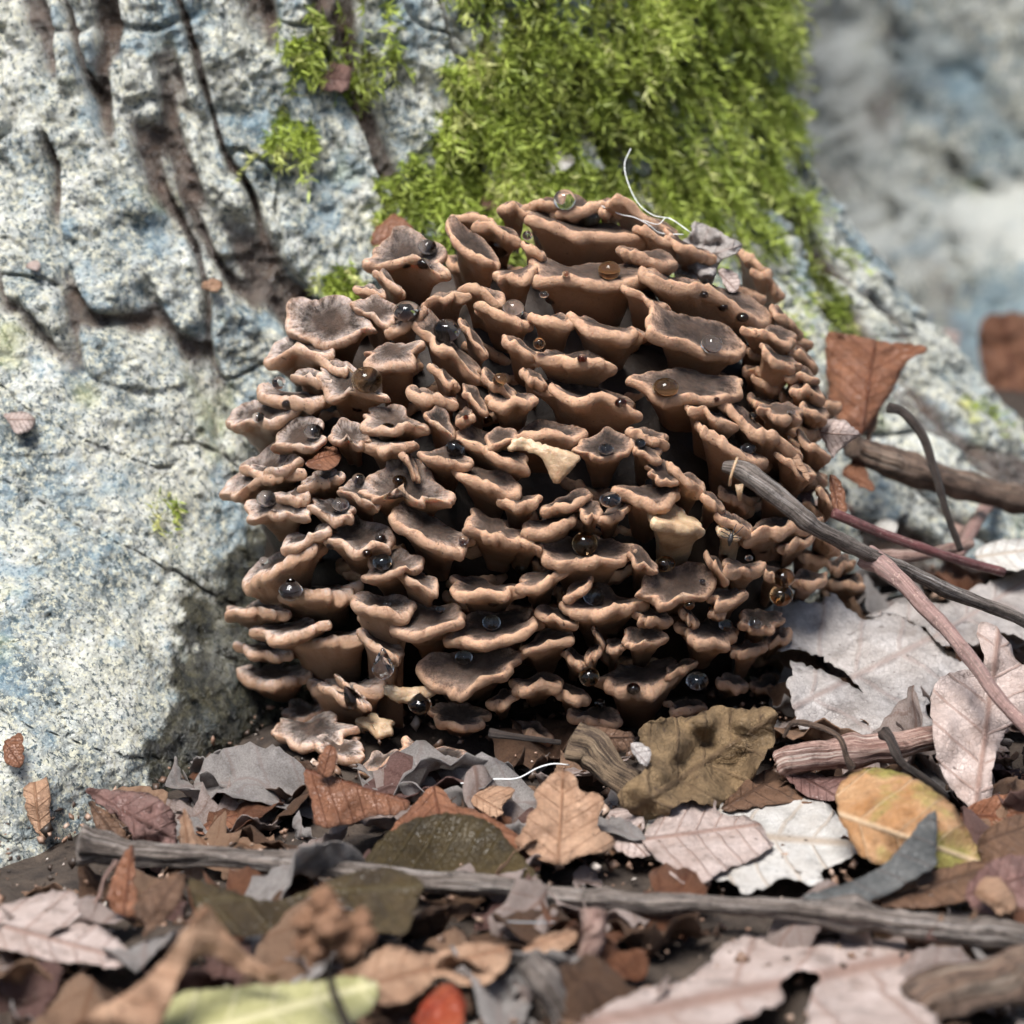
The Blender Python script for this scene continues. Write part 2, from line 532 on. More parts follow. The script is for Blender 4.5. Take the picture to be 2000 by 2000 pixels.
def trunk_radius(th, z):
    r = 0.205 + 0.012 * np.cos(3 * th + 1.0)
    zz = np.array([-0.08, 0.0, 0.05, 0.083, 0.137, 0.172, 0.21, 0.25, 0.32, 0.45])
    rr = np.array([0.50, 0.43, 0.375, 0.34, 0.292, 0.262, 0.247, 0.240, 0.232, 0.225])
    right = np.interp(z, zz, rr) - 0.205
    d = (th + 0.12 + np.pi) % (2 * np.pi) - np.pi
    r = r + right * np.exp(-(d / 0.62) ** 2)
    fl = np.interp(z, [-0.08, 0.0, 0.04, 0.08, 0.13, 0.19, 0.25, 0.35, 0.5], [0.30, 0.235, 0.165, 0.112, 0.070, 0.036, 0.018, 0.004, 0])
    d2 = (th + 1.86 + np.pi) % (2 * np.pi) - np.pi
    r = r + fl * np.exp(-(np.where(d2 > 0, d2 / 0.40, d2 / 0.75)) ** 2)
    d3 = (th + 1.05 + np.pi) % (2 * np.pi) - np.pi
    r = r + 0.30 * fl * np.exp(-(d3 / 0.3) ** 2)
    return r


def bark_relief(th, z, p, low):
    """height over the base surface and a 0..1 plate mask; low = 1 where the bark is smooth and granular"""
    u = th * 0.24
    lean = u + 0.35 * z
    wv = 0.012 * fbm(np.stack([u * 22, z * 14, z * 0], 1), 3, 41)
    q = np.stack([(lean + wv) * 52, z * 11, np.zeros_like(z)], 1)
    n1 = vnoise(q, 51) + 0.30 * vnoise(q * 2.3 + 7, 52)
    cre = sstep(0.0, 0.26, np.abs(n1))
    q2 = np.stack([(lean - wv) * 26 + 3, z * 22, np.zeros_like(z)], 1)
    n2 = vnoise(q2, 61) + 0.35 * vnoise(q2 * 2.1, 62)
    cre2 = sstep(0.0, 0.10, np.abs(n2))
    hi = 1 - low
    plate = cre * (0.65 + 0.35 * cre2)
    h = 0.0125 * hi * (plate - 0.7) + 0.0022 * low * (sstep(0.0, 0.07, np.abs(n1)) - 0.7)
    pa = np.stack([lean * 90, z * 26, np.zeros_like(z)], 1)
    rib = 1 - np.abs(fbm(pa, 3, 76)) * 2.2
    h = h + 0.0060 * fbm(p * 42, 3, 71) + 0.0024 * fbm(p * 120, 3, 72) * (1 + 0.4 * hi) + 0.0018 * fbm(p * 330, 3, 73) + 0.0034 * hi * (rib - 0.4)
    q3 = np.stack([(lean + 0.9 * z) * 30, (z - 0.5 * u) * 9, np.zeros_like(z)], 1)
    n3 = vnoise(q3, 65) + 0.4 * vnoise(q3 * 2.7, 66)
    dg = sstep(0.0, 0.05, np.abs(n3))
    h = h + 0.003 * low * (dg - 1)
    k = np.clip(plate * (1 - 0.75 * low) + low * (0.35 + 0.6 * dg) + 0.25 * fbm(p * 150, 3, 75), 0, 1)
    return h, k


def build_trunk(thetas, zs, name, parent, mat, cx, cy_, rfun, lowf, wet_shade_f, relief=1.0):
    TH, Z = np.meshgrid(thetas, zs)
    th, z = TH.ravel(), Z.ravel()
    r = rfun(th, z)
    p = np.stack([cx + r * np.cos(th), cy_ + r * np.sin(th), z], 1)
    low = lowf(p)
    h, k = bark_relief(th, z, p, low)
    r2 = r + h * relief
    p = np.stack([cx + r2 * np.cos(th), cy_ + r2 * np.sin(th), z], 1)
    n, m_ = len(thetas), len(zs)
    i = (np.arange(m_ - 1)[:, None] * n + np.arange(n - 1)[None, :]).ravel()
    f = np.stack([i, i + 1, i + n + 1, i + n], 1)
    wet = wet_shade_f(p)
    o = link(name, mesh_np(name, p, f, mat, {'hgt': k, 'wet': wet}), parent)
    return o, p


def low_mask(p):
    px, py, d = to_px(p)
    return sstep(500, 1050, py + 0.25 * (300 - px)) * sstep(900, 500, px)


def wet_shade_mask(p):  # wet stain deepened by painted shade in the hollow left of the mushroom
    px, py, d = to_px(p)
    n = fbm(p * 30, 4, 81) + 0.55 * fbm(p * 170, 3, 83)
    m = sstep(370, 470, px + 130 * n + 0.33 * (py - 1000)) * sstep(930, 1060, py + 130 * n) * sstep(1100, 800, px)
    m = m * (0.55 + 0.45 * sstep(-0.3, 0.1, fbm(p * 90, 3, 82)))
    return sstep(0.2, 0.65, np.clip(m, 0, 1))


tree = bpy.data.objects.new('tree', None)
COL.objects.link(tree)
tree.location = (0, 0, 0)
tag(tree, 'pale lichen-covered tree base with flaring roots and bright green moss behind the mushroom', 'tree')
ths = np.concatenate([np.linspace(-3.9, -2.45, 60)[:-1], np.linspace(-2.45, 0.16, 780), np.linspace(0.16, 2.38, 60)[1:]])
zsx = np.concatenate([np.linspace(-0.06, 0.30, 470), np.linspace(0.305, 0.7, 60), np.linspace(0.75, 3.0, 20)])
trunk_o, TP = build_trunk(ths, zsx, 'trunk', tree, BARK, TX, TY, trunk_radius, low_mask, wet_shade_mask)
tpx, tpy, tpd = to_px(TP)
nth = len(ths)


def on_trunk(px, py):
    """front-most trunk point close to a pixel, and its outward normal"""
    sel = np.where((np.abs(tpx - px) < 9) & (np.abs(tpy - py) < 9))[0]
    i = sel[np.argmin(tpd[sel])]
    a = TP[min(i + 4, len(TP) - 1)] - TP[i - 4]
    b = TP[min(i + 4 * nth, len(TP) - 1)] - TP[max(i - 4 * nth, 0)]
    nrm = np.cross(a, b)
    nrm = nrm / (np.linalg.norm(nrm) + 1e-9)
    if nrm @ (CAM - TP[i]) < 0: nrm = -nrm
    return TP[i], nrm, tpd[i]


# ------------------------------------------------------------------ moss on the trunk
def poly_mask(px, py, poly):
    inside = np.zeros(len(px), bool)
    n = len(poly)
    for i in range(n):
        x1, y1 = poly[i]
        x2, y2 = poly[(i + 1) % n]
        c = ((y1 > py) != (y2 > py)) & (px < (x2 - x1) * (py - y1) / (y2 - y1 + 1e-12) + x1)
        inside ^= c
    return inside


moss_poly = [(880, -260), (1500, -260), (1500, 130), (1530, 330), (1480, 350), (1320, 365), (1270, 430), (850, 460), (720, 430), (735, 330), (860, 260), (850, 130), (905, 40)]
jit = fbm(TP * 60, 3, 91)
jit2 = fbm(TP * 60 + 50, 3, 92)
mk = poly_mask(tpx + 70 * jit, tpy + 70 * jit2, moss_poly)
extra = [((600, 60), 60, .35), ((560, 255), 55, .4), ((680, 545), 45, .5), ((330, 980), 22, .5), ((720, 60), 70, .5), ((1480, 420), 70, .45), ((1560, 560), 60, .3), ((1400, 480), 60, .25), ((1890, 800), 30, .6), ((1640, 650), 50, .35), ((1500, 760), 60, .2)]
dens = np.where(mk, 1.0, 0.0)
for (ex, ey), er, ew in extra:
    g = np.hypot(tpx - ex, tpy - ey) < er * (1 + 1.2 * jit)
    dens = np.maximum(dens, np.where(g, ew, 0))
ang_front = (TP[:, 2] > -0.02) & (TP[:, 2] < 0.36) & (TP[:, 1] < 0.55)
clump = sstep(-0.35, 0.25, fbm(TP * 75, 2, 95))
prob = dens * ang_front * (0.08 + 0.92 * clump)
prob = prob / prob.sum()
NS = 6500
pick = nrg.choice(len(TP), NS, p=prob)
root = TP[pick]
out = root - np.array([TX, TY, 0])
out[:, 2] = 0
out = out / np.linalg.norm(out, axis=1)[:, None]
NL = 22
big = 0.6 + 0.8 * sstep(-0.4, 0.5, fbm(root * 40, 2, 96))
ln = (0.006 + 0.016 * nrg.random(NS) ** 1.5) * big
dirn = out * 0.75 + nrg.normal(0, 0.34, (NS, 3)) + np.array([0.08, 0, -0.75])
dirn /= np.linalg.norm(dirn, axis=1)[:, None]
t = (np.arange(NL) + 0.6) / NL
pts = root[:, None, :] + dirn[:, None, :] * (ln[:, None] * t)[:, :, None] + np.array([0, 0, -1.0]) * (0.5 * ln[:, None] * t ** 2)[:, :, None]
pts = pts.reshape(-1, 3)
M_ = len(pts)
ld = np.repeat(dirn, NL, 0) * 0.7 + nrg.normal(0, 0.75, (M_, 3))
ld /= np.linalg.norm(ld, axis=1)[:, None]
sdv = np.cross(ld, nrg.normal(0, 1, (M_, 3)))
sdv /= np.linalg.norm(sdv, axis=1)[:, None]
lsz = (0.0020 + 0.0016 * nrg.random(M_))[:, None]
mv = np.stack([pts - ld * lsz * 0.2, pts + ld * lsz * 0.5 + sdv * lsz * 0.17, pts + ld * lsz * 1.7, pts + ld * lsz * 0.5 - sdv * lsz * 0.17], 1).reshape(-1, 3)
mf = np.arange(M_ * 4).reshape(-1, 4)
rn = np.repeat(np.repeat(np.clip(0.5 + 0.5 * 0.8 * fbm(root * 50, 3, 97) / 0.5 + nrg.normal(0, 0.2, NS), 0, 1), NL), 4)
tp = np.repeat(np.tile(t, NS), 4)
mo = link('moss', mesh_np('moss', mv, mf, MOSS, {'rnd': rn, 'tip': tp}, smooth=False), tree)
tag(mo, kind='stuff')

# ------------------------------------------------------------------ second tree far behind on the right
tree2 = bpy.data.objects.new('tree', None)
COL.objects.link(tree2)
tag(tree2, 'blurred pale grey tree base standing behind the mossy root', 'tree')


def r2(th, z):
    d2 = (th + 1.9 + np.pi) % (2 * np.pi) - np.pi
    return 0.36 + 0.10 * np.exp(-np.clip(z, -0.1, 9) / 0.12) + 0.03 * np.cos(5 * th) + 0.10 * np.exp(-np.clip(z, -0.1, 9) / 0.2) * np.exp(-(d2 / 0.5) ** 2)


build_trunk(np.linspace(-3.8, 2.483, 330), np.concatenate([np.linspace(-0.1, 0.75, 150), np.linspace(0.8, 3.2, 20)]), 'trunk', tree2, BARK_FAR, 0.46, 1.05, r2,
            lambda p: np.full(len(p), 0.55), lambda p: 0.35 * sstep(0.2, 0.5, fbm(p * 14, 3, 88)), 1.6)

# ------------------------------------------------------------------ the mushroom
mush = bpy.data.objects.new('bracket_mushroom', None)
COL.objects.link(mush)
mush.location = (0, 0, 0)
tag(mush, 'large rounded cluster of brown wavy mushroom fronds growing against the tree base', 'mushroom')


def shell(px, py):
    """distance of the cluster's outer surface along the view axis"""
    q = ((px - 1020) / 640) ** 2 + ((py - 960) / 610) ** 2
    return np.where(q < 1, 0.985 - 0.110 * np.sqrt(np.clip(1 - q, 0, 1)), 0.985 + 0.03 * (q - 1))


FV, FF, FN = [], [], 0
SEG = 72


def frond(xl, yl, xr, yr, d, u, drop=None, lob=0.13, bloom=0.3, dz=0.0, bead=None, side=0.0, name='frond', p_exp=None, sr=0.42, deep=0, mat=None, deepen=0.040):
    """rim ends in photograph pixels, d = how far the front rim hangs under the chord, u = how far the back rim rises over it"""
    global FN
    r = random.Random(int(xl * 7 + yl * 13 + xr))
    cx, cy_ = (xl + xr) / 2, (yl + yr) / 2
    D = min(float(shell(cx, cy_)) + dz, ground_hit(cx, cy_ + max(d, 0) + 14) - 0.003)
    s = D * TAN / 1000
    lpx = math.hypot(xr - xl, yr - yl)
    a = lpx / 2 * s
    phi = math.atan2(-(yr - yl), xr - xl)
    e = (d + u) / 2 * s
    mm = (u - d) / 2 * s
    b = max(0.62 * a, abs(e) * 1.15, 0.005)
    b = min(b, 0.02 + abs(e))
    bF = math.sqrt(max(b * b - e * e, 0.003 ** 2))
    kx = float(shell(cx + 8, cy_) - shell(cx - 8, cy_)) / (16 * s)
    kx = max(-0.8, min(0.8, kx))
    ca, sa = math.cos(phi), math.sin(phi)
    rb = (bead * s) if bead else s * min(14.0, 8.8 + lpx * 0.03) * r.uniform(0.82, 1.15)
    rb = min(rb, 0.42 * a + 0.0006)
    if drop is None: drop = min(110, 40 + 0.45 * lpx)
    drop = drop * 1.15
    th = np.linspace(0, 2 * np.pi, SEG, endpoint=False)
    lobv = np.zeros(SEG)
    per = 2 * math.pi * a
    for k in range(2, 8):
        lobv += lob * r.uniform(0.25, 1.0) / (k * 0.45) * np.sin(k * th + r.uniform(0, 6.28))
    if not deep and lpx > 70 and r.random() < 0.5:
        lobv += -0.16 * np.abs(np.cos(r.choice([4, 5, 6, 7, 8]) / 2 * th + r.uniform(0, 6.28))) ** 4 + 0.03
    if deep:
        ph = r.uniform(0, 6.28)
        lobv += -0.24 * np.abs(np.cos(deep / 2 * th + ph)) ** 2.5 + 0.08
    kk = max(6, int(per / 0.0062))
    bump = np.zeros(SEG)
    for q in range(3):
        bump += (0.5, 0.35, 0.3)[q] * np.sin(th * int(kk * (0.7 + 0.35 * q)) + r.uniform(0, 6.28) + 1.2 * np.sin(2 * th + r.uniform(0, 6)))
    scal = np.abs(np.sin(th * kk / 2 + r.uniform(0, 3) + 0.8 * np.sin(3 * th + r.uniform(0, 6))))
    R = 1 + lobv + (0.35 * rb / max(a, 1e-4)) * (bump * 0.5 + (scal - 0.6) * 0.8)
    wav = np.zeros(SEG)
    for k in range(2, 7):
        wav += r.uniform(0.3, 1) / k * np.sin(k * th + r.uniform(0, 6.28))
    wav = wav * min(0.20 * a, 0.0036) * (1 if lpx > 50 else 0.4)
    cth, sth = np.cos(th), np.sin(th)
    rbv = rb * (1 + 0.16 * bump + 0.20 * (scal - 0.6)) * (0.78 - 0.30 * sth)

    def base(rho):
        ex = a * cth * R * rho
        fy = bF * sth * R * rho
        uz = e * sth * R * rho + mm * sth ** 2 * rho ** 2 + wav * rho ** 2
        dish = -min(0.05 * a, 0.0012) * (1 - rho ** 2)
        uz = uz + dish
        off = np.outer(ex * ca - 0 * uz, RGT) + np.outer(ex * sa + uz, UPV) + np.outer(fy + kx * ex * ca, FWD)
        return off

    C = P(cx, cy_, D + bF)
    nrm = (UPV * bF - FWD * e)
    nrm = nrm / np.linalg.norm(nrm)
    off1 = base(1.0)
    outw = off1 - (off1 @ nrm)[:, None] * nrm
    outw = outw / (np.linalg.norm(outw, axis=1)[:, None] + 1e-9)
    rc = off1 - outw * rbv[:, None]
    inner = np.clip(1 - 1.0 * rb / a, 0.15, 0.93)
    rings, topm, rimv, rho_l = [], [], [], []
    smooth_rb = rb * (0.78 - 0.30 * sth)
    tn = 0.60 * rb
    for rho in (0.06, 0.3, 0.52, 0.70, 0.84):
        rr = rho * inner
        fl = (rho / 0.84) ** 2
        rings.append(base(rr) + nrm * (smooth_rb * 0.97 * fl + 0.70 * rb * (1 - fl) + (rbv - smooth_rb) * 0.6 * fl ** 3)[:, None])
        topm.append(np.ones(SEG)); rimv.append(rho * 0.93 - 0.22 * np.clip(sth, 0, 1)); rho_l.append(rho)
    for al in (75, 48, 22, 0, -25, -50, -75):
        A = math.radians(al)
        rings.append(rc + outw * (rbv * math.cos(A))[:, None] + nrm * (rbv * math.sin(A))[:, None])
        topm.append(np.full(SEG, max(0.0, min(1.0, (al + 2) / 60)))); rimv.append(0.97 + 0.03 * math.cos(A) - 0.16 * np.clip(sth, 0, 1)); rho_l.append(1.0)
    smooth_rc = rc.copy()
    for _ in range(10):
        smooth_rc = (np.roll(smooth_rc, 1, 0) + np.roll(smooth_rc, 2, 0) + smooth_rc + np.roll(smooth_rc, -1, 0) + np.roll(smooth_rc, -2, 0)) / 5
    smooth_rb = rb * (0.78 - 0.30 * sth)
    pe = p_exp or r.uniform(1.15, 1.6)
    Bv = -UPV * (drop * s) + FWD * (deepen + 0.3 * bF) + RGT * (side * s)
    for t_ in (0.05, 0.12, 0.22, 0.35, 0.5, 0.68, 0.85, 1.0):
        scl = (1 - sr) * (1 - t_) ** pe + sr
        bl = min(1.0, t_ / 0.2)
        rings.append((rc * (1 - bl) + smooth_rc * bl) * scl + Bv * t_ - nrm * (rbv * (1 - bl) + smooth_rb * bl)[:, None] * (1 - 0.3 * t_))
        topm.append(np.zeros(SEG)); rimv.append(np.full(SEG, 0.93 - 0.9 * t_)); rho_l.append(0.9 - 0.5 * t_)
    V = np.concatenate(rings) + C
    nr = len(rings)
    i = (np.arange(nr - 1)[:, None] * SEG + np.arange(SEG)[None, :]).ravel()
    j = (np.arange(nr - 1)[:, None] * SEG + (np.arange(SEG)[None, :] + 1) % SEG).ravel()
    F = np.stack([i, i + SEG, j + SEG, j], 1)
    V = V + nrg.normal(0, 1, V.shape) * 0
    cap = V[:SEG].mean(0)
    V = np.concatenate([V, cap[None, :]])
    faces = F.tolist() + [[len(V) - 1, q, (q + 1) % SEG] for q in range(SEG)]
    V = V + 0.0006 * np.stack([fbm(V * 160 + 9 * q, 2, 31 + q) for q in range(3)], 1)
    leftish = 0.12 + 0.88 * max(0.0, min(1.0, (900 - cx) / 300)) if bloom == 0.3 else bloom
    fc = np.stack([np.append(np.concatenate(topm), 1.0), np.append(np.concatenate(rimv), 0.0), np.full(len(V), leftish)], 1)
    ro = np.repeat(rho_l, SEG)
    thr = np.tile(th, nr)
    sd_ = r.uniform(0, 50)
    fr = np.stack([np.append(1.0 * np.cos(thr) , 0) + 0.9 * np.append(ro * np.cos(thr), 0), np.append(1.0 * np.sin(thr), 0) + 0.9 * np.append(ro * np.sin(thr), 0), np.full(len(V), sd_)], 1)
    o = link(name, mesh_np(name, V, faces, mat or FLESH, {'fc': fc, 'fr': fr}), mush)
    FV.append(V)
    FF.extend([[q + FN for q in f] for f in faces])
    FN += len(V)
    return o


FR = [
 # upper left
 (722, 498, 868, 528, 16, 62, 85), (873, 455, 978, 530, 12, 46, 90), (569, 622, 718, 652, 45, 62, 70), (518, 690, 655, 690, 14, 34, 40),
 (695, 600, 775, 628, 15, 36, 60), (696, 565, 745, 575, 6, 12, 30), (733, 533, 790, 572, 6, 10, 40), (750, 645, 828, 612, 18, 2, 45),
 (825, 598, 910, 585, -6, 20, 50), (896, 570, 981, 590, -4, 17, 50), (817, 640, 935, 735, 15, 42, 70), (902, 636, 950, 690, 10, 16, 60),
 (625, 740, 745, 772, 26, 40, 70), (713, 692, 824, 686, 44, 8, 120), (508, 765, 640, 792, 12, 6, 30), (575, 735, 645, 746, 8, 10, 30),
 (445, 825, 580, 806, 15, 30, 50), (527, 862, 642, 857, 22, 26, 50), (645, 852, 716, 868, 10, 33, 40), (712, 822, 822, 840, 15, 26, 45),
 (828, 812, 888, 850, 10, 24, 60), (890, 822, 926, 812, 8, 8, 50), (715, 862, 808, 872, 20, 4, 60), (778, 885, 818, 928, 8, 6, 40),
 (448, 958, 585, 905, 10, 50, 60), (482, 920, 582, 927, 10, 8, 30), (590, 946, 666, 936, 9, 9, 45), (660, 955, 742, 988, 12, 26, 50),
 (708, 958, 874, 976, 15, 60, 60), (485, 990, 600, 992, 36, 20, 50), (540, 972, 606, 968, 12, 6, 30), (602, 986, 692, 1010, 20, 18, 50),
 (550, 1068, 642, 1040, 10, 10, 40), (768, 1000, 915, 1072, 36, 30, 70), (634, 1048, 766, 1066, 22, 26, 60), (711, 1115, 820, 1106, 18, 26, 60),
 (780, 1125, 858, 1148, 15, 10, 80), (618, 700, 700, 735, 6, 4, 60), (840, 720, 900, 760, 6, 8, 60), (805, 770, 885, 790, 4, 8, 50),
 # left shelf and fingers
 (465, 1142, 645, 1066, 6, 14, 120), (442, 1196, 560, 1192, 10, 8, 40), (490, 1238, 640, 1222, 16, 8, 50), (465, 1266, 560, 1272, 14, 4, 30),
 (462, 1318, 605, 1320, 18, 10, 60), (684, 1176, 802, 1196, 15, 16, 150), (764, 1222, 912, 1206, 26, 32, 60), (875, 1240, 1064, 1216, 30, 16, 60),
 (882, 1146, 1016, 1156, 15, 9, 60), (1016, 1142, 1103, 1116, 20, 6, 50), (843, 1322, 1010, 1286, 50, 42, 60), (840, 1402, 950, 1406, 18, 22, 50),
 (953, 1378, 1012, 1356, 10, 8, 40), (1023, 1266, 1118, 1241, 12, 6, 60), (702, 1505, 790, 1476, 14, 6, 20), (795, 1466, 920, 1496, 28, 10, 20),
 (700, 1240, 790, 1290, 8, 8, 110), (660, 1330, 720, 1380, 8, 8, 60), (620, 1345, 700, 1360, 8, 8, 60),
 # top
 (1038, 440, 1250, 466, 15, 30, 130), (1046, 536, 1262, 534, 32, 26, 130), (971, 540, 1046, 530, 22, 6, 70), (1020, 480, 1066, 502, 6, 5, 40),
 (930, 606, 1042, 636, 4, 13, 60), (1040, 626, 1122, 632, 6, 9, 70), (1117, 632, 1258, 660, 11, 11, 70), (985, 665, 1052, 702, 10, 9, 50),
 (1046, 696, 1197, 710, 18, 6, 80), (1016, 730, 1065, 752, 8, 5, 40), (1046, 758, 1258, 802, 12, 10, 110), (905, 765, 952, 802, 10, 18, 50),
 (955, 782, 1047, 780, 20, 6, 70), (946, 736, 1005, 776, 12, 10, 50), (972, 415, 1034, 420, -3, 16, 40), (1026, 410, 1100, 406, -6, 18, 50),
 (1082, 420, 1192, 402, 6, 22, 50), (1168, 414, 1214, 416, 4, 14, 40), (1205, 415, 1312, 452, -6, 14, 60), (880, 430, 965, 440, -4, 16, 50),
 (930, 440, 1010, 470, 5, 14, 60), (1240, 455, 1330, 480, 5, 12, 60), (1296, 470, 1400, 500, 10, 14, 60),
 (1217, 500, 1318, 512, 15, 16, 60), (1262, 553, 1512, 616, 12, 34, 110), (1222, 570, 1306, 602, 8, 6, 70), (1263, 630, 1456, 682, 38, 46, 80),
 (1240, 757, 1456, 758, 38, 33, 80), (1484, 690, 1562, 716, 14, 4, 140, -60), (1455, 655, 1560, 668, 2, 16, 100), (1502, 608, 1566, 646, 6, 11, 50),
 (1470, 540, 1530, 572, -6, 14, 50), (1440, 500, 1510, 540, -2, 10, 50), (1540, 690, 1600, 720, 0, 12, 50),
 # right
 (1482, 805, 1568, 806, 20, 13, 50), (1540, 770, 1612, 776, -2, 16, 40), (1562, 800, 1620, 816, 6, 13, 40), (1535, 740, 1602, 744, 0, 14, 40),
 (1425, 815, 1562, 886, 5, 11, 70), (1350, 838, 1502, 908, 8, 16, 100), (1262, 925, 1332, 936, 15, 22, 40), (1299, 915, 1378, 956, 6, 5, 70),
 (1210, 966, 1325, 970, 22, 17, 80), (1364, 968, 1416, 994, 8, 6, 40), (1462, 1042, 1588, 1022, 15, 6, 60), (1525, 1072, 1592, 1046, 6, 6, 40),
 (1583, 1036, 1642, 1072, 8, 6, 50), (1377, 1090, 1420, 1126, 8, 8, 40), (1414, 1110, 1486, 1108, 15, 3, 60), (1482, 1112, 1542, 1136, 8, 5, 50),
 (1548, 1136, 1616, 1130, 11, 4, 40), (1610, 1112, 1676, 1100, 6, 5, 40), (1612, 1146, 1692, 1146, -2, 12, 40), (1250, 1160, 1390, 1140, 32, 46, 60),
 (1384, 1174, 1462, 1160, 15, 6, 50), (1386, 1197, 1420, 1195, 8, 7, 30), (1318, 1228, 1448, 1242, 30, 11, 60), (1446, 1210, 1528, 1216, 28, 22, 50),
 (1520, 900, 1590, 930, 8, 10, 60), (1560, 860, 1620, 890, 8, 10, 60), (1480, 950, 1560, 985, 10, 10, 60), (1340, 800, 1440, 830, 6, 8, 80),
 (1590, 960, 1640, 990, 8, 8, 50), (1400, 1010, 1470, 1040, 6, 6, 60),
 # middle
 (948, 866, 1012, 856, 15, 22, 50), (1133, 878, 1230, 871, 30, 31, 60), (903, 856, 1030, 909, 18, 17, 60), (892, 926, 1009, 956, 18, 21, 60),
 (824, 892, 913, 906, 10, 21, 50), (974, 982, 1053, 978, 12, 8, 60), (913, 1026, 1023, 1056, 22, 16, 60), (1022, 1036, 1130, 1013, 15, 9, 70),
 (1064, 996, 1152, 975, 8, 8, 50), (1130, 1000, 1176, 1006, 15, 15, 60), (1164, 1016, 1226, 996, 10, 5, 40), (1055, 1080, 1233, 1086, 22, 32, 90),
 (1226, 1085, 1284, 1111, 15, 16, 50), (1098, 1180, 1259, 1183, 22, 16, 70), (1054, 1199, 1122, 1216, 12, 9, 50), (1102, 1168, 1156, 1137, 9, 4, 40),
 (1230, 870, 1293, 890, 20, 18, 50), (1235, 850, 1300, 862, 8, 10, 60), (985, 1050, 1050, 1066, 8, 6, 50), (1000, 860, 1130, 850, 5, 22, 60),
 # lower right
 (1424, 1271, 1498, 1262, 15, 3, 60), (1494, 1257, 1546, 1238, 9, 5, 40), (1466, 1341, 1538, 1340, 12, 9, 40), (1240, 1206, 1310, 1211, 13, 6, 60),
 (1328, 1196, 1362, 1217, 8, 5, 30), (1098, 1279, 1148, 1301, 8, 8, 40), (1142, 1287, 1182, 1262, 8, 6, 50), (1184, 1263, 1222, 1260, 12, 6, 50),
 (1220, 1251, 1299, 1246, 20, 15, 60), (1158, 1233, 1180, 1258, 6, 6, 30), (1174, 1333, 1346, 1306, 34, 14, 90), (1084, 1353, 1153, 1366, 8, 9, 40),
 (1118, 1400, 1206, 1403, 16, 12, 30), (1000, 1342, 1102, 1336, 9, 7, 40), (1300, 1320, 1352, 1300, 6, 6, 40), (1010, 1430, 1075, 1440, 8, 12, 10),
 (1300, 1380, 1380, 1385, 6, 10, 10), (1400, 1330, 1460, 1345, 8, 8, 30),
]
for q in FR:
    sidev = q[7] if len(q) > 7 else 0
    rw = random.Random(int(q[0] * 3 + q[1]))
    k_ = rw.uniform(1.06, 1.24) if q[2] - q[0] < 150 else rw.uniform(1.02, 1.10)
    mx_, my_ = (q[0] + q[2]) / 2, (q[1] + q[3]) / 2
    q = (mx_ + (q[0] - mx_) * k_, my_ + (q[1] - my_) * k_, mx_ + (q[2] - mx_) * k_, my_ + (q[3] - my_) * k_, q[4], q[5] + (rw.uniform(3, 13) if q[1] > 640 else rw.uniform(0, 5)), q[6])
    frond(q[0], q[1], q[2], q[3], q[4], q[5], q[6], side=sidev)
# broad lobed fans low on the left
frond(522, 1428, 700, 1420, 46, 14, 14, bloom=0.9, deep=6, dz=0.012, bead=10)
frond(610, 1458, 722, 1466, 24, 16, 10, bloom=0.9, bead=10, lob=0.2)
frond(545, 1400, 640, 1385, 14, 20, 20, bloom=0.9, bead=10, lob=0.2, dz=0.01)
# fused stems under the broad left shelf and the torn pale ones
frond(500, 1168, 720, 1150, 6, 4, 70, dz=0.010, sr=0.7)
frond(540, 1255, 740, 1235, 8, 6, 130, dz=0.012, sr=0.65)
frond(585, 1345, 760, 1335, 8, 6, 120, dz=0.008, sr=0.65)
frond(700, 1210, 800, 1225, 4, 4, 190, dz=0.010, sr=0.75)
frond(1252, 1012, 1386, 1030, 16, 20, 100, mat=WHITE_FLESH, dz=-0.003, sr=0.6, name='torn_frond', lob=0.2)
frond(1390, 1030, 1466, 1036, 14, 24, 110, mat=WHITE_FLESH, dz=0.002, sr=0.7, name='torn_frond', lob=0.16)
frond(697, 1412, 772, 1420, 24, 14, 30, mat=WHITE_FLESH, dz=-0.006, name='torn_frond', lob=0.2)
# deeper fronds seen in the gaps
r0 = random.Random(3)
for k in range(46):
    A = r0.uniform(0, 6.28); q = math.sqrt(r0.random()) * 0.86
    x, y = 1020 + 590 * q * math.cos(A), 940 + 520 * q * math.sin(A)
    wd = r0.uniform(60, 130)
    tl = r0.uniform(-18, 18)
    frond(x - wd / 2, y - tl, x + wd / 2, y + tl, r0.uniform(4, 18), r0.uniform(4, 18), 70, dz=0.040, bloom=0.05)

for k in range(26):
    x, y = r0.uniform(1420, 1610), r0.uniform(560, 1110)
    if ((x - 1020) / 610) ** 2 + ((y - 940) / 560) ** 2 > 1.05: continue
    wd = r0.uniform(50, 95)
    frond(x - wd / 2, y - 12, x + wd / 2, y + 10, r0.uniform(4, 14), r0.uniform(4, 16), 60, dz=0.022, bloom=0.05)

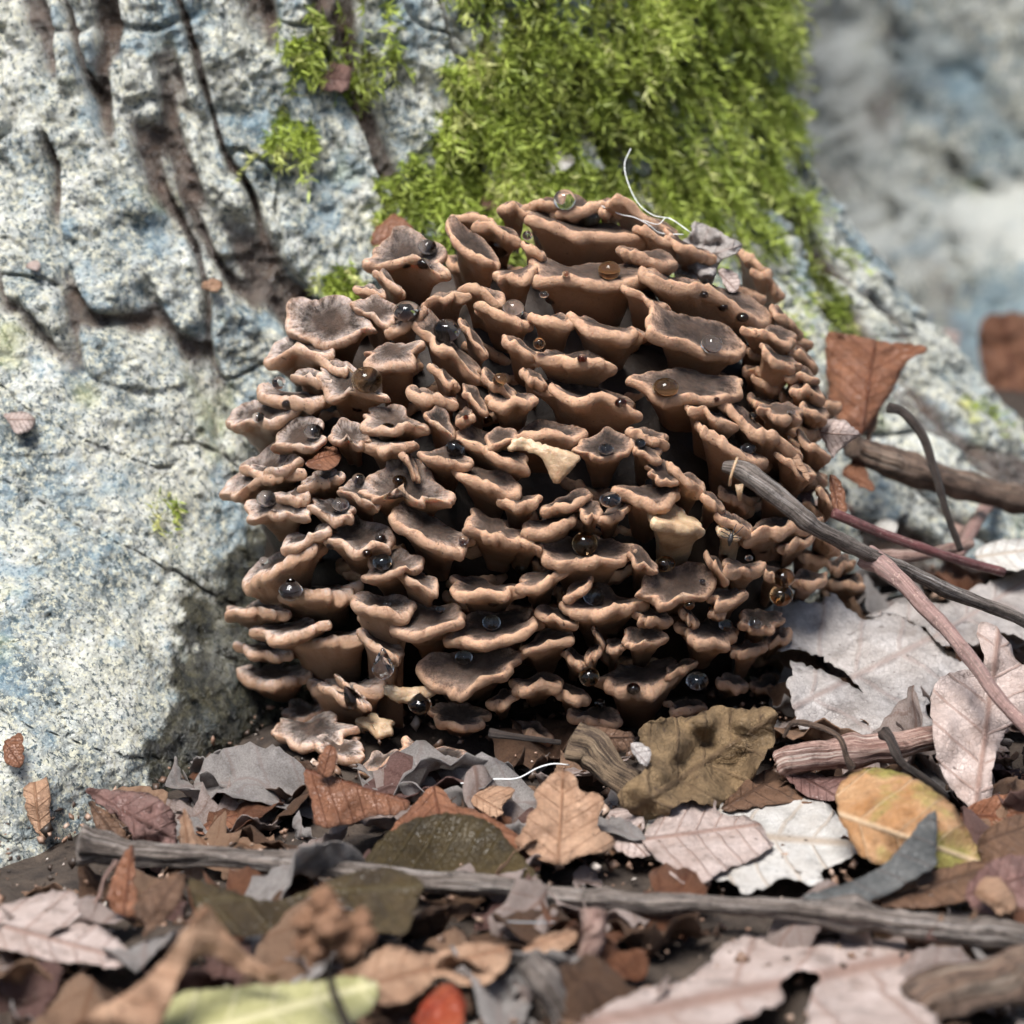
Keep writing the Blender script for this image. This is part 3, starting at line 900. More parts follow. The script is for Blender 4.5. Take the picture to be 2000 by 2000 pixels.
# fleshy core that carries the fronds, its colour darkened as shade in the gaps
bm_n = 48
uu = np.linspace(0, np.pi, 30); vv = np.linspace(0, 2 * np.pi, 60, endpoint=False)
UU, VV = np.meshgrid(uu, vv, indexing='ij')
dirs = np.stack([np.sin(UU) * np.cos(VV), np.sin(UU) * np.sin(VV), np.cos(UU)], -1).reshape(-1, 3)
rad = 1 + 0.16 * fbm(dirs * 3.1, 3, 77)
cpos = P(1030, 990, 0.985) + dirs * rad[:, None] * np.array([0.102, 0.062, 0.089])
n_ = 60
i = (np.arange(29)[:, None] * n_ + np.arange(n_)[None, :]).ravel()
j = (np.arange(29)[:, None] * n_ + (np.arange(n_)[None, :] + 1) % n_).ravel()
link('core', mesh_np('core', cpos, np.stack([i, j, j + n_, i + n_], 1), CORE_SHADE), mush)

fb = BVHTree.FromPolygons(np.concatenate(FV).tolist(), FF)


def on_mushroom(px, py, default=None):
    dr = FWD + (px - 1000) / 1000 * TAN * RGT + (1000 - py) / 1000 * TAN * UPV
    hit = fb.ray_cast(Vector(CAM), Vector(dr / np.linalg.norm(dr)))
    if hit[0] is None:
        return float(shell(px, py)) if default is None else default
    return float((np.array(hit[0]) - CAM) @ FWD)


# ------------------------------------------------------------------ flat traced things with their own depth: leaves, flakes, torn flesh
def resample(poly, step, jitter, r):
    out = []
    n = len(poly)
    for i in range(n):
        a, b = np.array(poly[i], float), np.array(poly[(i + 1) % n], float)
        L = np.linalg.norm(b - a)
        k = max(1, int(round(L / step)))
        nn = np.array([b[1] - a[1], a[0] - b[0]]) / (L + 1e-9)
        for q in range(k):
            t_ = q / k
            j = 0 if q == 0 else r.gauss(0, jitter)
            out.append(a + (b - a) * t_ + nn * j)
    return np.array(out)


def smooth_poly(poly, n=1):
    p = np.array(poly, float)
    for _ in range(n):
        a, b = p, np.roll(p, -1, 0)
        p = np.stack([a * 0.78 + b * 0.22, a * 0.22 + b * 0.78], 1).reshape(-1, 2)
    return p


def sheet2d(outl, step):
    lo, hi = outl.min(0), outl.max(0)
    xs = np.arange(lo[0], hi[0], step)
    ys = np.arange(lo[1], hi[1], step * 0.87)
    g = np.array([(x + (k % 2) * step / 2, y) for k, y in enumerate(ys) for x in xs]) if len(xs) and len(ys) else np.zeros((0, 2))
    nb = len(outl)
    if len(g):
        ins = poly_mask(g[:, 0], g[:, 1], outl.tolist())
        dd = np.sqrt(((g[:, None, :] - outl[None, :, :]) ** 2).sum(-1)).min(1)
        g = g[ins & (dd > step * 0.5)]
    allp = np.concatenate([outl, g]) if len(g) else outl
    res = geometry.delaunay_2d_cdt([Vector(v) for v in allp], [], [list(range(nb))], 1, 1e-6)
    v2 = np.array([tuple(v) for v in res[0]])
    return v2, [list(f) for f in res[2]]


def edge_dist(v2, outl):
    a, b = outl, np.roll(outl, -1, 0)
    ab = b - a
    best = np.full(len(v2), 1e9)
    for k in range(len(a)):
        t_ = np.clip(((v2 - a[k]) @ ab[k]) / (ab[k] @ ab[k] + 1e-9), 0, 1)
        best = np.minimum(best, np.linalg.norm(v2 - a[k] - t_[:, None] * ab[k], axis=1))
    return best


def sheet(name, poly, depth, mat, rib, thick=0.0004, step=13, jitter=1.3, sm=1, seed=1, parent=None, inflate=0.0, white=None):
    """poly in pixels, depth = function(px, py) -> metres, rib = ((x,y),(x,y)) midrib in pixels"""
    r = random.Random(seed)
    outl = resample(smooth_poly(poly, sm).tolist(), max(6, step * 0.7), jitter, r)
    v2, f2 = sheet2d(outl, step)
    dep = depth(v2[:, 0], v2[:, 1])
    V = P(v2[:, 0], v2[:, 1], dep)
    ed = edge_dist(v2, outl)
    # normals
    N = np.zeros_like(V)
    for f in f2:
        n_ = np.cross(V[f[1]] - V[f[0]], V[f[2]] - V[f[0]])
        for q in f: N[q] += n_
    N /= np.linalg.norm(N, axis=1)[:, None] + 1e-12
    s = np.sign((N * (CAM - V)).sum(1))
    N *= (s if s.mean() != 0 else 1)[:, None] if False else (1 if s.mean() >= 0 else -1)
    flip = s.mean() < 0
    if inflate:
        k = np.clip(ed / (inflate / 0.00018), 0, 1)
        th_ = inflate * np.sqrt(1 - (1 - k) ** 2)
        A, B = V + N * th_[:, None], V - N * th_[:, None] * 0.8
    else:
        A, B = V + N * thick / 2, V - N * thick / 2
    n = len(V)
    fa = [f if not flip else f[::-1] for f in f2]
    faces = fa + [[q + n for q in f[::-1]] for f in fa]
    cnt = {}
    for f in fa:
        for k in range(len(f)):
            e_ = (f[k], f[(k + 1) % len(f)])
            cnt[e_] = 1
    for (x, y) in list(cnt):
        if (y, x) not in cnt:
            faces.append([y, x, x + n, y + n])
    a, b = np.array(rib[0], float), np.array(rib[1], float)
    ax = b - a
    L = np.linalg.norm(ax)
    ax /= L
    al = (v2 - a) @ ax / L
    ac = (v2 - a) @ np.array([-ax[1], ax[0]]) / (L * 0.5)
    luv = np.stack([al, ac, np.zeros(n)], 1)
    luv = np.concatenate([luv, luv])
    return place(name, np.concatenate([A, B]), faces, mat, {'luv': luv}, parent)


def plane_depth(contact, gx_, gy_, bulge=0.0, bc=None, br=120, wr=0.0, wl=70, seed=0, curlx=0.0, lift=0.0, fold=None, d0=None, up=0.012):
    """depth field: starts on the ground under the contact pixel; gx/gy = metres of depth per pixel rightward/upward"""
    d_ = (ground_hit(*contact) - up if d0 is None else d0) - lift

    def fn(px, py):
        px, py = np.asarray(px, float), np.asarray(py, float)
        d = d_ + gx_ * (px - contact[0]) + gy_ * (contact[1] - py)
        if bulge and bc is not None:
            d = d - bulge * np.exp(-(((px - bc[0]) / br) ** 2 + ((py - bc[1]) / (br * 0.75)) ** 2))
        if wr:
            q = np.stack([px / wl, py / wl, np.full_like(px, seed * 3.7)], 1)
            d = d + 1.5 * wr * fbm(q, 3, seed)
        if curlx:
            d = d + curlx * ((px - contact[0]) / 100) ** 2
        if fold is not None:
            (fx, fy), (dx, dy), am = fold
            L = math.hypot(dx, dy)
            dist = ((px - fx) * -dy + (py - fy) * dx) / L
            d = d + am * np.abs(dist)
        return d
    return fn


def leaf(label, poly, contact, gx_, gy_, mat, rib, cat='leaf', name='fallen_leaf', sm=1, jitter=1.6, step=13, group=None, thick=0.0004, **kw):
    o = sheet(name, poly, plane_depth(contact, gx_, gy_, **kw), mat, rib, thick=thick, sm=sm, jitter=jitter, step=step, seed=int(poly[0][0]))
    return tag(o, label, cat, group)


# ---- torn white flesh: parts of the mushroom
def torn(poly, dz, seed, inflate=0.0009, rib=((0, 0), (1, 0)), slope=0.0):  # a flap of broken frond
    cx, cy_ = np.mean([p[0] for p in poly]), np.mean([p[1] for p in poly])
    d0 = min(float(shell(cx, cy_)), on_mushroom(cx, cy_)) + dz
    return sheet('torn_flesh', poly, lambda x, y: d0 + slope * (y - cy_) + 0.0018 * fbm(np.stack([x / 30, y / 30, x * 0 + seed], 1), 2, seed), WHITE_FLESH,
                 ((cx - 50, cy_), (cx + 50, cy_)), step=7, jitter=1.2, seed=seed, parent=mush, inflate=inflate)


0 and torn([(1252, 1012), (1275, 1008), (1300, 1030), (1330, 1020), (1360, 1003), (1412, 992), (1405, 1012), (1378, 1035), (1375, 1055), (1340, 1072), (1300, 1070), (1268, 1050)], -0.004, 3)
0 and torn([(1392, 1040), (1405, 1012), (1430, 998), (1458, 1008), (1463, 1040), (1445, 1052), (1415, 1056)], -0.001, 4, 0.0016)
torn([(1010, 850), (1050, 862), (1075, 872), (1110, 880), (1138, 892), (1120, 915), (1105, 930), (1090, 948), (1075, 935), (1066, 910), (1055, 890), (1020, 878), (985, 882)], -0.004, 5)
0 and torn([(697, 1408), (712, 1395), (740, 1398), (768, 1408), (772, 1425), (755, 1430), (742, 1445), (715, 1440), (702, 1428)], -0.006, 6, 0.003)
0 and torn([(720, 1215), (735, 1250), (738, 1300), (748, 1340), (770, 1345), (755, 1300), (745, 1250), (735, 1212)], -0.004, 7)
torn([(745, 1335), (790, 1345), (850, 1335), (855, 1355), (810, 1378), (755, 1365)], -0.004, 8)
0 and torn([(655, 1190), (690, 1230), (705, 1300), (690, 1370), (672, 1380), (685, 1320), (680, 1260), (660, 1215)], 0.0, 9)

# ------------------------------------------------------------------ droplets
ico_v, ico_f = None, None


def ball(nu=20, nv=28):
    u_ = np.linspace(0, np.pi, nu); v_ = np.linspace(0, 2 * np.pi, nv, endpoint=False)
    U_, V_ = np.meshgrid(u_, v_, indexing='ij')
    d = np.stack([np.sin(U_) * np.cos(V_), np.sin(U_) * np.sin(V_), np.cos(U_)], -1).reshape(-1, 3)
    i = (np.arange(nu - 1)[:, None] * nv + np.arange(nv)[None, :]).ravel()
    j = (np.arange(nu - 1)[:, None] * nv + (np.arange(nv)[None, :] + 1) % nv).ravel()
    return d, np.stack([i, i + nv, j + nv, j], 1)


bd, bf_ = ball()
BALL_W = mesh_np('droplet_clear', bd, bf_, WATER)
BALL_A = mesh_np('droplet_amber', bd, bf_, AMBER)
LM = [(1385, 500, 'the grey curled leaf on top'), (1412, 912, 'the leaning twig tip'), (1427, 1050, 'the gnat'), (1515, 1230, 'the large cracked grey leaf'), (1330, 1400, 'the crumpled ochre leaf'),
      (630, 895, 'the wet orange flake'), (765, 455, 'the rust leaf under the moss'), (1180, 425, 'the white hairs'), (1080, 905, 'the hanging torn flap'), (540, 1110, 'the broad left shelf'),
      (690, 1410, 'the lowest left fans'), (1090, 1430, 'the rotten stub'), (1600, 850, 'the curled pink-brown edge leaf')]


def landmark(x, y, lm):
    return min(lm, key=lambda q: (q[0] - x) ** 2 + (q[1] - y) ** 2)[2]


drops = [
 (835, 482, 18, 0), (972, 480, 28, 1), (1103, 390, 22, 0), (1150, 424, 24, 0), (1190, 528, 22, 1), (1003, 603, 22, 0), (795, 608, 27, 0), (873, 645, 27, 0),
 (716, 742, 30, 1), (545, 748, 14, 0), (699, 797, 11, 0), (505, 815, 13, 0), (612, 842, 19, 0), (757, 845, 21, 1), (889, 874, 18, 0), (950, 818, 12, 1),
 (976, 742, 14, 1), (1053, 671, 12, 1), (1137, 700, 10, 0), (1222, 704, 17, 0), (1077, 584, 13, 0), (1267, 568, 14, 0), (1390, 672, 22, 0), (1300, 757, 26, 1),
 (1462, 876, 15, 0), (1212, 787, 12, 0), (1184, 877, 15, 0), (520, 974, 20, 0), (664, 986, 18, 0), (743, 1052, 11, 0), (646, 1066, 9, 0), (717, 1081, 10, 1),
 (747, 1098, 19, 0), (515, 1095, 9, 0), (960, 1216, 18, 0), (906, 1284, 17, 0), (919, 1366, 14, 0), (1142, 1062, 25, 1), (1159, 1164, 20, 0),
 (1200, 1233, 19, 0), (1237, 1345, 14, 0), (1418, 1221, 14, 0), (1299, 1101, 20, 1), (1318, 1193, 14, 1), (1347, 1182, 10, 1),
 (1531, 1128, 22, 1), (1526, 1163, 23, 1), (1362, 1330, 22, 0), (1151, 1322, 20, 1), (1024, 1108, 18, 0), (1192, 976, 21, 0), (1463, 1090, 8, 0),
 (1172, 1374, 10, 0), (1475, 1217, 13, 0), (905, 1055, 10, 0), (1250, 865, 11, 0), (780, 938, 14, 1), (700, 935, 13, 0), (1415, 1086, 7, 0), (828, 515, 14, 0),
 (792, 515, 13, 0), (1490, 1075, 9, 0), (1030, 460, 10, 0), (560, 790, 10, 0), (1470, 812, 9, 0), (1400, 780, 6, 0), (1372, 1135, 6, 0), (1337, 1238, 9, 1), (830, 1250, 7, 0), (860, 1190, 9, 0), (963, 1175, 12, 0), (756, 1180, 7, 0), (910, 815, 6, 0), (1040, 870, 12, 0), (1450, 620, 13, 0), (1412, 600, 10, 0),
 (1375, 575, 9, 0), (1545, 805, 8, 0), (1105, 535, 8, 0), (1062, 575, 9, 0),
]
for x, y, rr, am in drops:
    dd = on_mushroom(x, y + rr * 0.5)
    s = dd * TAN / 1000
    c = P(x, y, dd - rr * s * 0.72)
    o = link('water_droplet', BALL_A if am else BALL_W, None, c)
    o.scale = (rr * s, rr * s, rr * s * rng.uniform(0.72, 0.95))
    sz = 'tiny' if rr < 10.5 else 'small' if rr < 15 else 'round' if rr < 20 else 'large'
    tag(o, '%s %s water droplet on a frond near %s' % (sz, 'amber' if am else 'clear', landmark(x, y, LM)), 'droplet', '%s droplets on the mushroom' % ('amber' if am else 'clear'))
# hanging drops are drawn out downwards
def hanging(x, y, rr, ln_, label, dz=0.0):
    dd = on_mushroom(x, y - rr) - 0.002 + dz
    s = dd * TAN / 1000
    d = bd.copy()
    up = np.clip(d[:, 2], 0, 1)
    d[:, 0] *= (1 - 0.55 * up); d[:, 1] *= (1 - 0.55 * up)
    d[:, 2] = np.where(d[:, 2] > 0, d[:, 2] * ln_, d[:, 2])
    o = link('hanging_droplet', mesh_np('hanging_droplet', d * rr * s, bf_, WATER), None, P(x, y, dd))
    tag(o, label, 'droplet')
    return o


hanging(568, 1150, 24, 0.9, 'clear water drop hanging under the edge of the broad left shelf')
hanging(748, 1305, 22, 1.9, 'long clear teardrop running down the torn pale stem')
hanging(690, 1368, 18, 1.9, 'slanting teardrop hanging from the torn stem by the lowest fans').rotation_euler = (0, -0.5, 0)
hanging(820, 1372, 24, 0.8, 'wide clear drop hanging under a torn pale flap low in the cluster')
0 and hanging(1680, 895, 20, 1.0, 'clear drop hanging from the cut tip of the thick dead branch', 0.0)

# ------------------------------------------------------------------ twigs
def tube(pts, rads, nseg=14, sub=10, rid=0.0, seed=0, knobs=()):
    """pts world points, rads metres -> verts, faces, tuv"""
    pts = np.array(pts); rads = np.array(rads, float)
    n = len(pts)
    tt = np.linspace(0, n - 1, (n - 1) * sub + 1)
    ext = np.concatenate([[2 * pts[0] - pts[1]], pts, [2 * pts[-1] - pts[-2]]])
    C = []
    for t_ in tt:
        k = min(int(t_), n - 2); f = t_ - k
        p0, p1, p2, p3 = ext[k], ext[k + 1], ext[k + 2], ext[k + 3]
        C.append(0.5 * ((2 * p1) + (-p0 + p2) * f + (2 * p0 - 5 * p1 + 4 * p2 - p3) * f * f + (-p0 + 3 * p1 - 3 * p2 + p3) * f ** 3))
    C = np.array(C)
    Rr = np.interp(tt, np.arange(n), rads)
    L0 = np.concatenate([[0], np.cumsum(np.linalg.norm(np.diff(C, axis=0), axis=1))])
    if rid > 0:
        jn = np.stack([fbm(np.stack([L0 * 45, L0 * 0 + q * 9.1, L0 * 0 + seed], 1), 3, seed + q) for q in range(3)], 1)
        C = C + jn * (Rr * min(0.65, 2.2 * rid + 0.12))[:, None]
        Rr = Rr * (1 + 0.9 * rid * fbm(np.stack([L0 * 70, L0 * 0, L0 * 0 + seed], 1), 3, seed + 5))
        rk = random.Random(seed)
        s0 = 0.01
        while s0 < L0[-1]:
            Rr = Rr * (1 + rk.uniform(0.04, 0.16) * np.exp(-((L0 - s0) / (0.0012 + 0.5 * Rr.mean() * 0.6)) ** 2))
            s0 += rk.uniform(0.012, 0.035)
    for kt, ka, kw in knobs:
        Rr = Rr * (1 + ka * np.exp(-((tt - kt) / kw) ** 2))
    T = np.gradient(C, axis=0)
    T /= np.linalg.norm(T, axis=1)[:, None] + 1e-12
    ref = np.array([0.13, 0.22, 0.97])
    X = np.cross(T, ref); X /= np.linalg.norm(X, axis=1)[:, None] + 1e-12
    Y = np.cross(T, X)
    ang = np.linspace(0, 2 * np.pi, nseg, endpoint=False)
    s_len = np.concatenate([[0], np.cumsum(np.linalg.norm(np.diff(C, axis=0), axis=1))])
    V, UVv = [], []
    for k in range(len(C)):
        q = np.stack([np.cos(ang) * 2.0, np.sin(ang) * 2.0, np.full(nseg, s_len[k] * 16)], 1)
        rr_ = Rr[k] * (1 + rid * vnoise(q * 1.6, seed) + rid * 0.8 * vnoise(q * np.array([3.4, 3.4, 1.2]), seed + 1) + rid * 0.6 * vnoise(q * np.array([4.0, 4.0, 9.0]), seed + 2))
        V.append(C[k] + np.outer(np.cos(ang) * rr_, X[k]) + np.outer(np.sin(ang) * rr_, Y[k]))
        UVv.append(np.stack([np.abs(ang / np.pi - 1) * 2.0, np.full(nseg, s_len[k] * 40), np.full(nseg, seed)], 1))
    V.append(C[:1] - T[:1] * Rr[0] * 0.25); V.append(C[-1:] + T[-1:] * Rr[-1] * 0.25)
    UVv.append(np.zeros((2, 3)))
    V = np.concatenate(V); UVv = np.concatenate(UVv)
    m_ = len(C)
    F = []
    for k in range(m_ - 1):
        for q in range(nseg):
            a = k * nseg + q; b = k * nseg + (q + 1) % nseg
            F.append([a, b, b + nseg, a + nseg])
    c0, c1 = m_ * nseg, m_ * nseg + 1
    for q in range(nseg):
        F.append([c0, (q + 1) % nseg, q])
        F.append([c1, (m_ - 1) * nseg + q, (m_ - 1) * nseg + (q + 1) % nseg])
    return V, F, UVv


def twig(label, pix, rpx, mat, rid=0.1, seed=1, knobs=(), name='twig', parent=None, cat='twig', nseg=16, sub=10):
    """pix: (px, py, depth); rpx radius in photo pixels at each point"""
    pts = [P(x, y, d) for x, y, d in pix]
    rads = [r_ * d * TAN / 1000 for (x, y, d), r_ in zip(pix, rpx)]
    V, F, U_ = tube(pts, rads, nseg, sub, rid, seed, knobs)
    o = place(name, V, F, mat, {'tuv': U_}, parent)
    if parent is None: tag(o, label, cat)
    return o


def G(x, y, up=0.0):
    return ground_hit(x, y) - up


gT = ground_hit(500, 1720) - 0.012
main_path = [(150, 1655, gT - .005), (320, 1668, gT - .006), (560, 1682, gT - .012), (800, 1718, gT - .02), (1100, 1746, gT - .03), (1400, 1768, gT - .042), (1700, 1798, gT - .052), (2040, 1842, gT - .066)]
mt = twig('long grey ridged twig lying across the leaf litter', main_path, [25, 20, 18, 17, 19, 18, 21, 22], W_GREY, 0.24, 3, [(0.0, 0.35, 0.25), (5.85, 0.4, 0.14), (2.0, 0.25, 0.12), (3.4, 0.12, 0.2), (4.6, 0.15, 0.15)], nseg=30, sub=26)
twig(None, [(160, 1655, gT - .006), (120, 1662, gT - .004), (88, 1668, gT - .002)], [22, 16, 17], W_BROWN, 0.25, 5, parent=mt, name='stub')
twig(None, [(165, 1678, gT - .014), (140, 1688, gT - .016), (118, 1700, gT - .017), (98, 1712, gT - .018)], [9, 17, 15, 2], W_MAROON, 0.05, 6, parent=mt, name='bud')
twig(None, [(590, 1680, gT - .018), (568, 1664, gT - .02), (545, 1650, gT - .02)], [10, 12, 9], W_GREY, 0.25, 7, parent=mt, name='side_shoot')
twig(None, [(1655, 1800, gT - .062), (1690, 1825, gT - .072), (1715, 1842, gT - .078)], [18, 12, 5], W_BROWN, 0.3, 8, parent=mt, name='side_shoot')

twig('bent grey dead twig leaning its tip on the mushroom front', [(1412, 912, 0.868), (1450, 922, 0.866), (1500, 960, 0.864), (1580, 1022, 0.868), (1700, 1082, 0.885), (1850, 1150, 0.91), (2030, 1225, 0.93)],
     [9, 17, 18, 17, 14, 13, 12], W_GREY, 0.14, 11, nseg=20, sub=16)
rt = twig('smooth reddish twig with a mossy cut end resting on the grey leaf', [(1688, 1085, 0.890), (1730, 1112, 0.886), (1830, 1212, 0.872), (1905, 1300, 0.858), (1965, 1380, 0.848), (2030, 1450, 0.838)],
     [21, 19, 15, 14, 14, 14], W_PINK, 0.10, 12, [(0.2, 0.25, 0.5)], nseg=18, sub=14)
twig(None, [(1680, 1079, 0.8895), (1686, 1083, 0.889)], [18, 19.5], CUT, 0.1, 13, parent=rt, name='cut_end', nseg=16, sub=4)
mr = twig('thin maroon twig lying behind the leaning grey twig', [(1625, 1002, 0.935), (1720, 1040, 0.94), (1830, 1080, 0.948), (1960, 1118, 0.96)], [11, 10, 10, 9], W_MAROON, 0.05, 14)
twig(None, [(1670, 1030, 0.93), (1660, 1015, 0.922), (1655, 1006, 0.918)], [10, 10, 9], W_BROWN, 0.1, 15, parent=mr, name='side_shoot')
tb = twig('thick dead branch with flaking bark behind the mushroom', [(1668, 868, 1.03), (1740, 905, 1.04), (1830, 935, 1.05), (1920, 962, 1.06), (2040, 995, 1.07)], [24, 27, 26, 23, 22], W_BROWN, 0.2, 16, [(1.4, 0.2, 0.4)], nseg=20, sub=14)
twig('dark curved stalk rising from the twigs on the right', [(1732, 796, 0.985), (1762, 806, 0.985), (1800, 850, 0.985), (1828, 930, 0.985), (1848, 1000, 0.985), (1876, 1075, 0.99)], [11, 9, 9, 8, 7, 6], W_DARK, 0.1, 17)
twig('pinkish forked twig lying blurred behind the dark stalk', [(1870, 1090, 1.02), (1900, 1030, 1.06), (1935, 980, 1.1), (1960, 960, 1.13)], [13, 13, 12, 8], W_PINK, 0.1, 18)
twig('pale blurred stick on the far ground under the dead branch', [(1560, 985, 1.06), (1680, 1000, 1.09), (1790, 1010, 1.11), (1880, 1040, 1.10)], [12, 13, 14, 12], W_PEEL, 0.1, 19)
twig('short brown stick half hidden under the maroon twig', [(1700, 1090, 0.99), (1790, 1085, 1.0), (1900, 1060, 1.01)], [13, 12, 10], W_PEEL, 0.1, 20)
gP = ground_hit(1700, 1540)
pb = twig('peeling pinkish branch lying under the large grey leaf', [(1530, 1492, gP - .012), (1580, 1478, gP - .016), (1680, 1468, gP - .016), (1780, 1455, gP - .012), (1870, 1425, gP - .004)], [27, 29, 27, 24, 24], W_PEEL, 0.22, 21, [(0.1, 0.15, 0.2), (1.9, 0.2, 0.2)], nseg=20, sub=14)
twig('thin brown looped stem over the peeling branch', [(1530, 1440, gP - .03), (1550, 1412, gP - .032), (1600, 1420, gP - .034), (1640, 1442, gP - .036), (1655, 1480, gP - .036), (1665, 1500, gP - .034)], [4, 5, 5, 5, 6, 9], W_BROWN, 0.15, 22)
twig('grey crooked twig leaning over the peeling branch', [(1728, 1432, gP - .03), (1740, 1445, gP - .034), (1760, 1490, gP - .036), (1800, 1520, gP - .034), (1850, 1560, gP - .03)], [13, 9, 8, 8, 7], W_DARK, 0.2, 23)
gS = ground_hit(1150, 1560)
st = twig('short rotten stub of wood with a broken pale end', [(1105, 1452, gS - .02), (1140, 1470, gS - .022), (1190, 1505, gS - .026), (1225, 1530, gS - .026)], [32, 31, 28, 26], W_ROT, 0.32, 24, nseg=20, sub=12)
twig('thin dark twig pointing at the rotten stub', [(955, 1430, gS - .01), (1000, 1438, gS - .012), (1095, 1450, gS - .014)], [9, 6, 5], W_DARK, 0.1, 25)
twig('thin upright stalk by the pale pink leaf under the long twig', [(228, 1680, gT - .03), (205, 1715, gT - .03), (195, 1750, gT - .03), (165, 1785, gT - .034)], [5, 4, 4, 3], W_PEEL, 0.15, 26)
gB = ground_hit(1150, 1850)
twig('pale wet stick standing out of the litter below the long twig', [(1170, 1785, gB - .02), (1160, 1830, gB - .022), (1140, 1870, gB - .02), (1100, 1900, gB - .015)], [24, 22, 20, 18], W_PEEL, 0.22, 27)
gB2 = ground_hit(1060, 1960)
twig('blurred grey branching stick in the litter near the bottom', [(1020, 1870, gB2 - .016), (1060, 1910, gB2 - .016), (1090, 1960, gB2 - .014), (1110, 2020, gB2 - .012)], [22, 26, 24, 22], W_GREY, 0.25, 28)
gB3 = ground_hit(1900, 1960)
twig('thick blurred brown stick at the litter edge', [(1800, 1960, gB3 - .02), (1880, 1925, gB3 - .02), (2040, 1900, gB3 - .02)], [45, 48, 50], W_BROWN, 0.25, 29, nseg=20)

# foreground seed husk on a stalk, far out of focus
hd = ground_hit(690, 2040) - 0.05
hk = bpy.data.objects.new('seed_husk', None)
COL.objects.link(hk)
tag(hk, 'blurred brown knobbly seed husk on a thin dark stalk', 'seed husk')
twig(None, [(640, 1880, hd), (650, 1930, hd), (672, 1980, hd), (700, 2040, hd)], [7, 8, 9, 10], W_DARK, 0.1, 31, parent=hk, name='stalk')
for k, (x, y, r_) in enumerate([(635, 1760, 26), (600, 1800, 28), (650, 1805, 34), (700, 1800, 24), (625, 1850, 30), (680, 1850, 28), (595, 1845, 20), (715, 1830, 18)]):
    s = hd * TAN / 1000
    v = bd * (1 + 0.7 * fbm(bd * 2.6 + k * 5, 3, k))[:, None] * r_ * s + P(x, y, hd + 0.006 * math.sin(k * 2.4))
    link('husk_lobe', mesh_np('husk_lobe', v, bf_, L_TAN, {'luv': np.zeros((len(v), 3))}), hk)

# ------------------------------------------------------------------ traced leaves of the litter
g45 = 0.00022
leaf('large grey cracked lobed leaf tilted against the mushroom under the reddish twig',
     [(1512, 1172), (1545, 1170), (1600, 1180), (1622, 1157), (1634, 1162), (1648, 1182), (1690, 1212), (1750, 1200), (1812, 1235), (1850, 1282), (1900, 1300), (1905, 1340), (1820, 1352), (1808, 1385), (1822, 1415), (1800, 1425), (1770, 1440), (1700, 1445), (1655, 1440), (1600, 1425), (1562, 1425), (1552, 1395), (1535, 1335), (1548, 1306), (1543, 1290), (1570, 1296), (1640, 1325), (1690, 1355), (1650, 1312), (1600, 1282), (1560, 1268), (1518, 1270), (1545, 1250), (1532, 1232), (1515, 1205)],
     (1640, 1470), 0.00004, 0.00028, L_GREY, ((1545, 1385), (1880, 1215)), sm=0, jitter=2.4, step=10, wr=0.006, wl=90, seed=4, lift=0.012)
leaf('brownish grey leaf lying behind the reddish twig at the cracked leaf',
     [(1690, 1205), (1760, 1175), (1850, 1180), (1900, 1148), (1965, 1125), (2040, 1095), (2040, 1265), (1960, 1235), (1900, 1262), (1840, 1262), (1812, 1232), (1750, 1198)],
     (1850, 1290), 0.00004, 0.0004, L_GREY, ((1800, 1260), (2030, 1120)), sm=0, jitter=2.2, wr=0.006, seed=6, d0=0.945)
leaf('upright tan lobed oak leaf with a curled rust edge beside the reddish twig',
     [(1908, 1225), (1918, 1213), (1945, 1222), (1975, 1262), (1985, 1295), (2030, 1310), (2040, 1400), (1975, 1412), (1955, 1450), (1938, 1500), (1938, 1560), (1920, 1600), (1885, 1570), (1850, 1532), (1828, 1475), (1813, 1375), (1830, 1325), (1862, 1310), (1912, 1308), (1925, 1285), (1912, 1255)],
     (1890, 1590), 0.00003, 0.00014, L_PINK, ((1905, 1580), (1950, 1240)), wr=0.007, wl=80, seed=7, lift=0.012, curlx=0.003)
leaf('curled orange and green veined beech leaf standing above the long twig',
     [(1630, 1555), (1648, 1518), (1700, 1498), (1750, 1505), (1805, 1528), (1862, 1572), (1900, 1640), (1928, 1685), (1880, 1700), (1780, 1700), (1690, 1685), (1662, 1640), (1640, 1600)],
     (1780, 1725), 0.0, 0.00018, L_AUTUMN, ((1640, 1590), (1930, 1690)), bulge=0.022, bc=(1780, 1600), br=120, seed=8, lift=0.005, wr=0.003)
leaf('bleached whitish oak leaf with brown specks lying in front of the curled orange leaf',
     [(1285, 1575), (1330, 1562), (1420, 1575), (1500, 1562), (1560, 1556), (1615, 1565), (1640, 1600), (1688, 1645), (1690, 1660), (1640, 1685), (1600, 1700), (1612, 1735), (1560, 1722), (1525, 1712), (1500, 1735), (1450, 1750), (1440, 1725), (1390, 1720), (1330, 1700), (1300, 1680), (1262, 1640), (1262, 1605)],
     (1480, 1740), 0.0, 0.00045, L_WHITE, ((1265, 1620), (1690, 1650)), jitter=2.2, wr=0.006, wl=80, seed=9, lift=0.004)
leaf('ragged pale tan oak leaf overlapping the bleached leaf',
     [(1250, 1640), (1290, 1590), (1330, 1552), (1400, 1560), (1400, 1590), (1480, 1600), (1500, 1640), (1515, 1650), (1470, 1680), (1410, 1700), (1370, 1730), (1330, 1725), (1300, 1690), (1270, 1665)],
     (1370, 1740), 0.0, 0.00042, L_PINK, ((1260, 1640), (1490, 1610)), jitter=2.2, wr=0.006, wl=70, seed=19, lift=0.010)
